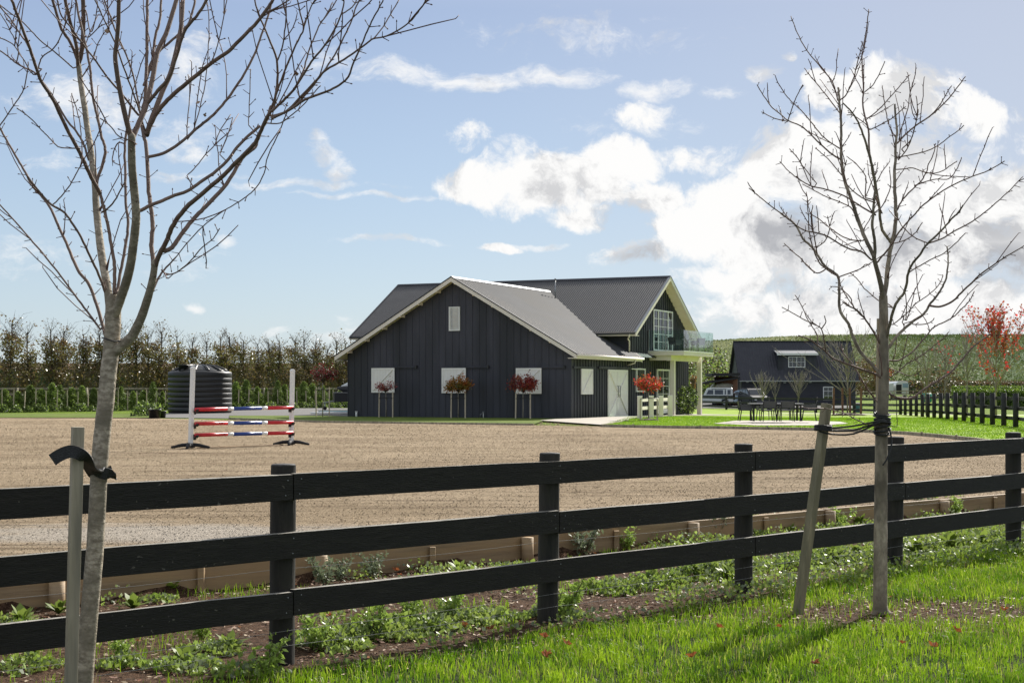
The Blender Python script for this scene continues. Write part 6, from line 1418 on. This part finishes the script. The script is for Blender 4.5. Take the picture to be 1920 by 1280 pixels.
for p_,c_ in ((.12,(.57,.69,.80)),(.28,(.47,.60,.77)),(.48,(.37,.47,.68)),(.62,(.58,.63,.74)),(.8,(.82,.85,.90))):  # upper stops: unseen overhead sky brightened to add fill light
    e_=el.new(p_); e_.color=(c_[0]*KS,c_[1]*KS,c_[2]*KS,1)
mxk=_n(nt,'ShaderNodeMix',data_type='RGBA'); mxk.inputs[0].default_value=.68; L.new(mls.outputs[2],mxk.inputs[6]); L.new(gr.outputs[0],mxk.inputs[7])
mru=_n(nt,'ShaderNodeMapRange'); mru.interpolation_type='SMOOTHSTEP'; mru.inputs[1].default_value=-.12; mru.inputs[2].default_value=.42; mru.inputs[4].default_value=.62; L.new(sps.outputs[0],mru.inputs[0])
mxr_=_n(nt,'ShaderNodeMix',data_type='RGBA'); mxr_.inputs[7].default_value=(.56*KS,.60*KS,.70*KS,1); L.new(mru.outputs[0],mxr_.inputs[0]); L.new(mxk.outputs[2],mxr_.inputs[6])
L.new(mxr_.outputs[2],bg.inputs[0]); bg.inputs[1].default_value=SKY_STR
tc=_n(nt,'ShaderNodeTexCoord'); sp=_n(nt,'ShaderNodeSeparateXYZ'); L.new(tc.outputs['Generated'],sp.inputs[0])
def mth(op,a,b=None,c=None,clamp=False):
    n=_n(nt,'ShaderNodeMath',operation=op); n.use_clamp=clamp
    for i,v in enumerate((a,b,c)):
        if v is None: continue
        if isinstance(v,(int,float)): n.inputs[i].default_value=v
        else: L.new(v,n.inputs[i])
    return n.outputs[0]
ay=mth('MAXIMUM',mth('ABSOLUTE',sp.outputs[1]),.05)
u=mth('DIVIDE',sp.outputs[0],ay); v=mth('DIVIDE',sp.outputs[2],ay)
cb=_n(nt,'ShaderNodeCombineXYZ'); L.new(u,cb.inputs[0]); L.new(v,cb.inputs[1])
def tnoise(vec,s,d=6,st=(1,1,1),loc=(0,0,0),rgh=.6,dist=0.0):
    mp=_n(nt,'ShaderNodeMapping'); mp.inputs['Scale'].default_value=st; mp.inputs['Location'].default_value=loc; L.new(vec,mp.inputs[0])
    n=_n(nt,'ShaderNodeTexNoise'); n.inputs['Scale'].default_value=s; n.inputs['Detail'].default_value=d; n.inputs['Roughness'].default_value=rgh; n.inputs['Distortion'].default_value=dist
    L.new(mp.outputs[0],n.inputs['Vector']); return n.outputs['Fac']
# warp
wn=_n(nt,'ShaderNodeTexNoise'); wn.inputs['Scale'].default_value=14; wn.inputs['Detail'].default_value=5; L.new(cb.outputs[0],wn.inputs['Vector'])
ws=_n(nt,'ShaderNodeVectorMath',operation='SUBTRACT'); L.new(wn.outputs['Color'],ws.inputs[0]); ws.inputs[1].default_value=(.5,.5,.5)
wm=_n(nt,'ShaderNodeVectorMath',operation='SCALE'); L.new(ws.outputs[0],wm.inputs[0]); wm.inputs['Scale'].default_value=.045
wa=_n(nt,'ShaderNodeVectorMath',operation='ADD'); L.new(cb.outputs[0],wa.inputs[0]); L.new(wm.outputs[0],wa.inputs[1]); WV=wa.outputs[0]
def blobs(lst):
    cur=None
    for cx,cy,rx,ry,s in lst:
        a=_n(nt,'ShaderNodeVectorMath',operation='SUBTRACT'); L.new(WV,a.inputs[0]); a.inputs[1].default_value=((cx-960)/F,(HZ-cy)/F,0)
        b=_n(nt,'ShaderNodeVectorMath',operation='MULTIPLY'); L.new(a.outputs[0],b.inputs[0]); b.inputs[1].default_value=(F/rx,F/ry,0)
        c=_n(nt,'ShaderNodeVectorMath',operation='DOT_PRODUCT'); L.new(b.outputs[0],c.inputs[0]); L.new(b.outputs[0],c.inputs[1])
        f=mth('MULTIPLY_ADD',c.outputs['Value'],-s,s)
        cur=f if cur is None else mth('MAXIMUM',cur,f)
    return cur
CUM=[(1040,335,200,75,1),(880,350,75,42,1),(878,275,50,34,.5),(1150,300,95,62,1),(1215,375,80,50,1),(1085,400,70,40,.9),(1205,208,70,34,.5),
(1690,185,150,85,1),(1560,170,70,52,1),(1810,210,75,45,.8),(1480,300,125,80,1),(1330,290,100,34,.45),(1390,370,120,70,1),(1560,340,190,110,1),(1720,330,190,110,1),(1860,360,150,95,1),(1880,450,170,90,1),(1290,430,130,70,1),(1180,480,90,38,.9),(1500,450,260,95,1),(1700,480,220,90,1),(1400,525,190,42,.7),(2100,380,260,220,1),
(1480,585,280,60,.75),(1760,580,260,65,.75),(1330,600,70,26,.5),(935,470,46,14,.8),(2150,620,280,60,.6),(-380,300,260,110,1),(-700,520,300,60,.8),(2700,300,300,160,1)]
WIS=[(760,128,110,32,.75),(900,148,120,26,.8),(1050,135,130,24,.85),(1230,150,90,26,.8),(1200,225,120,26,.45),(600,285,42,30,.8),(632,312,40,30,.85),(590,258,22,16,.6),(560,345,170,10,.6),(690,368,140,9,.75),(730,460,110,9,.7),(1010,463,60,10,.7),(1350,170,45,16,.6),(1425,140,30,18,.7),(1465,105,14,14,.6),
(130,170,75,60,.75),(215,205,70,55,.75),(350,130,70,55,.75),(385,80,40,20,.5),(372,272,34,22,.8),(330,240,80,40,.45),(355,562,18,9,.8),(425,462,22,10,.7),(330,320,120,14,.45),(620,92,70,28,.6),(590,120,40,40,.5),(640,632,60,16,.6),(525,626,38,12,.6),(680,600,50,22,.3),(1030,50,30,10,.3),(40,180,60,20,.4),(150,480,220,30,.12),(90,300,60,20,.4),(1100,60,200,30,.15),(-300,120,240,60,.7)]
nc=tnoise(WV,15,10,rgh=.66,dist=.2); nw=tnoise(WV,26,9,(1,2.1,1),(3,1,0),.66,.4)
cf=mth('MULTIPLY_ADD',mth('SUBTRACT',nc,.5),3.4,blobs(CUM)); 
def sstep(x,a,b):
    r=_n(nt,'ShaderNodeMapRange'); r.interpolation_type='SMOOTHSTEP'; r.inputs[1].default_value=a; r.inputs[2].default_value=b; L.new(x,r.inputs[0]); return r.outputs[0]
nh=tnoise(WV,70,6,(1,1.2,1),(9,2,0),.7); cf=mth('MULTIPLY_ADD',mth('SUBTRACT',nh,.5),.9,cf); ca=sstep(cf,.0,.62)
wf=mth('MULTIPLY_ADD',mth('SUBTRACT',nw,.5),2.6,blobs(WIS)); nh2=tnoise(WV,60,7,(1,2.2,1),(4,7,0),.72); wf=mth('MULTIPLY_ADD',mth('SUBTRACT',nh2,.5),1.6,wf); wal=mth('MULTIPLY',sstep(wf,-.05,1.25),.85)
alpha=mth('MAXIMUM',ca,wal)
# thin veil brightening toward lower right
# shading: relief + grey cores
n2=tnoise(WV,15,10,(1,1,1),(-.16,-.22,0),.66,.2); rel_=mth('MULTIPLY',mth('SUBTRACT',nc,n2),2.1)
gy=blobs([(1500,440,230,70,1),(1640,470,200,60,.9),(1880,500,120,60,.9),(1560,340,120,40,.55),(1100,400,120,40,.35),(1850,420,80,40,.5),(1040,360,150,40,.25),(1480,560,220,40,.5),(1200,490,90,30,.6),(2100,480,240,120,.9)])
gm=mth('MULTIPLY',mth('MAXIMUM',gy,0),mth('MULTIPLY_ADD',tnoise(WV,8,4,loc=(5,5,0)),1.1,.35))
edge=sstep(cf,.9,.2)
sh=mth('SUBTRACT',mth('MAXIMUM',mth('ADD',.97,rel_),.74),mth('MULTIPLY',gm,.30))
sh=mth('MINIMUM',mth('MAXIMUM',sh,.50),1.12)
cr=_n(nt,'ShaderNodeMix',data_type='RGBA'); cr.inputs[6].default_value=(.46,.47,.50,1); cr.inputs[7].default_value=(1,.995,.985,1); L.new(sstep(sh,.45,1.0),cr.inputs[0])
L.new(cr.outputs[2],bgc.inputs[0]); bgc.inputs[1].default_value=CLOUD_STR
L.new(alpha,mixs.inputs[0]); L.new(bg.outputs[0],mixs.inputs[1]); L.new(bgc.outputs[0],mixs.inputs[2]); L.new(mixs.outputs[0],out.inputs[0])
w.cycles.sampling_method='MANUAL'; w.cycles.sample_map_resolution=512
# sun
ld_=bpy.data.lights.new('Sun','SUN'); ld_.energy=SUN_STR; ld_.angle=R(.53); ld_.color=(1,.95,.87); so=bpy.data.objects.new('Sun',ld_); COL.objects.link(so)
sd=Vector((math.sin(R(SUN_AZ))*math.cos(R(SUN_EL)),math.cos(R(SUN_AZ))*math.cos(R(SUN_EL)),math.sin(R(SUN_EL))))
so.rotation_euler=sd.to_track_quat('Z','Y').to_euler(); so.location=(10,-5,30)
# camera
cd=bpy.data.cameras.new('Camera'); cd.sensor_width=36; cd.lens=F/1920*36; cd.shift_y=(HZ-640)/1920; cd.clip_end=5000; cd.clip_start=.05
co=bpy.data.objects.new('Camera',cd); COL.objects.link(co); co.location=(0,0,CAMH); co.rotation_euler=(R(90),0,0); sc.camera=co
sc.view_settings.view_transform='Standard'; sc.view_settings.look='None'; sc.view_settings.gamma=1; sc.view_settings.exposure=EXPO
sc.cycles.max_bounces=6; sc.cycles.transparent_max_bounces=12; sc.cycles.use_denoising=True
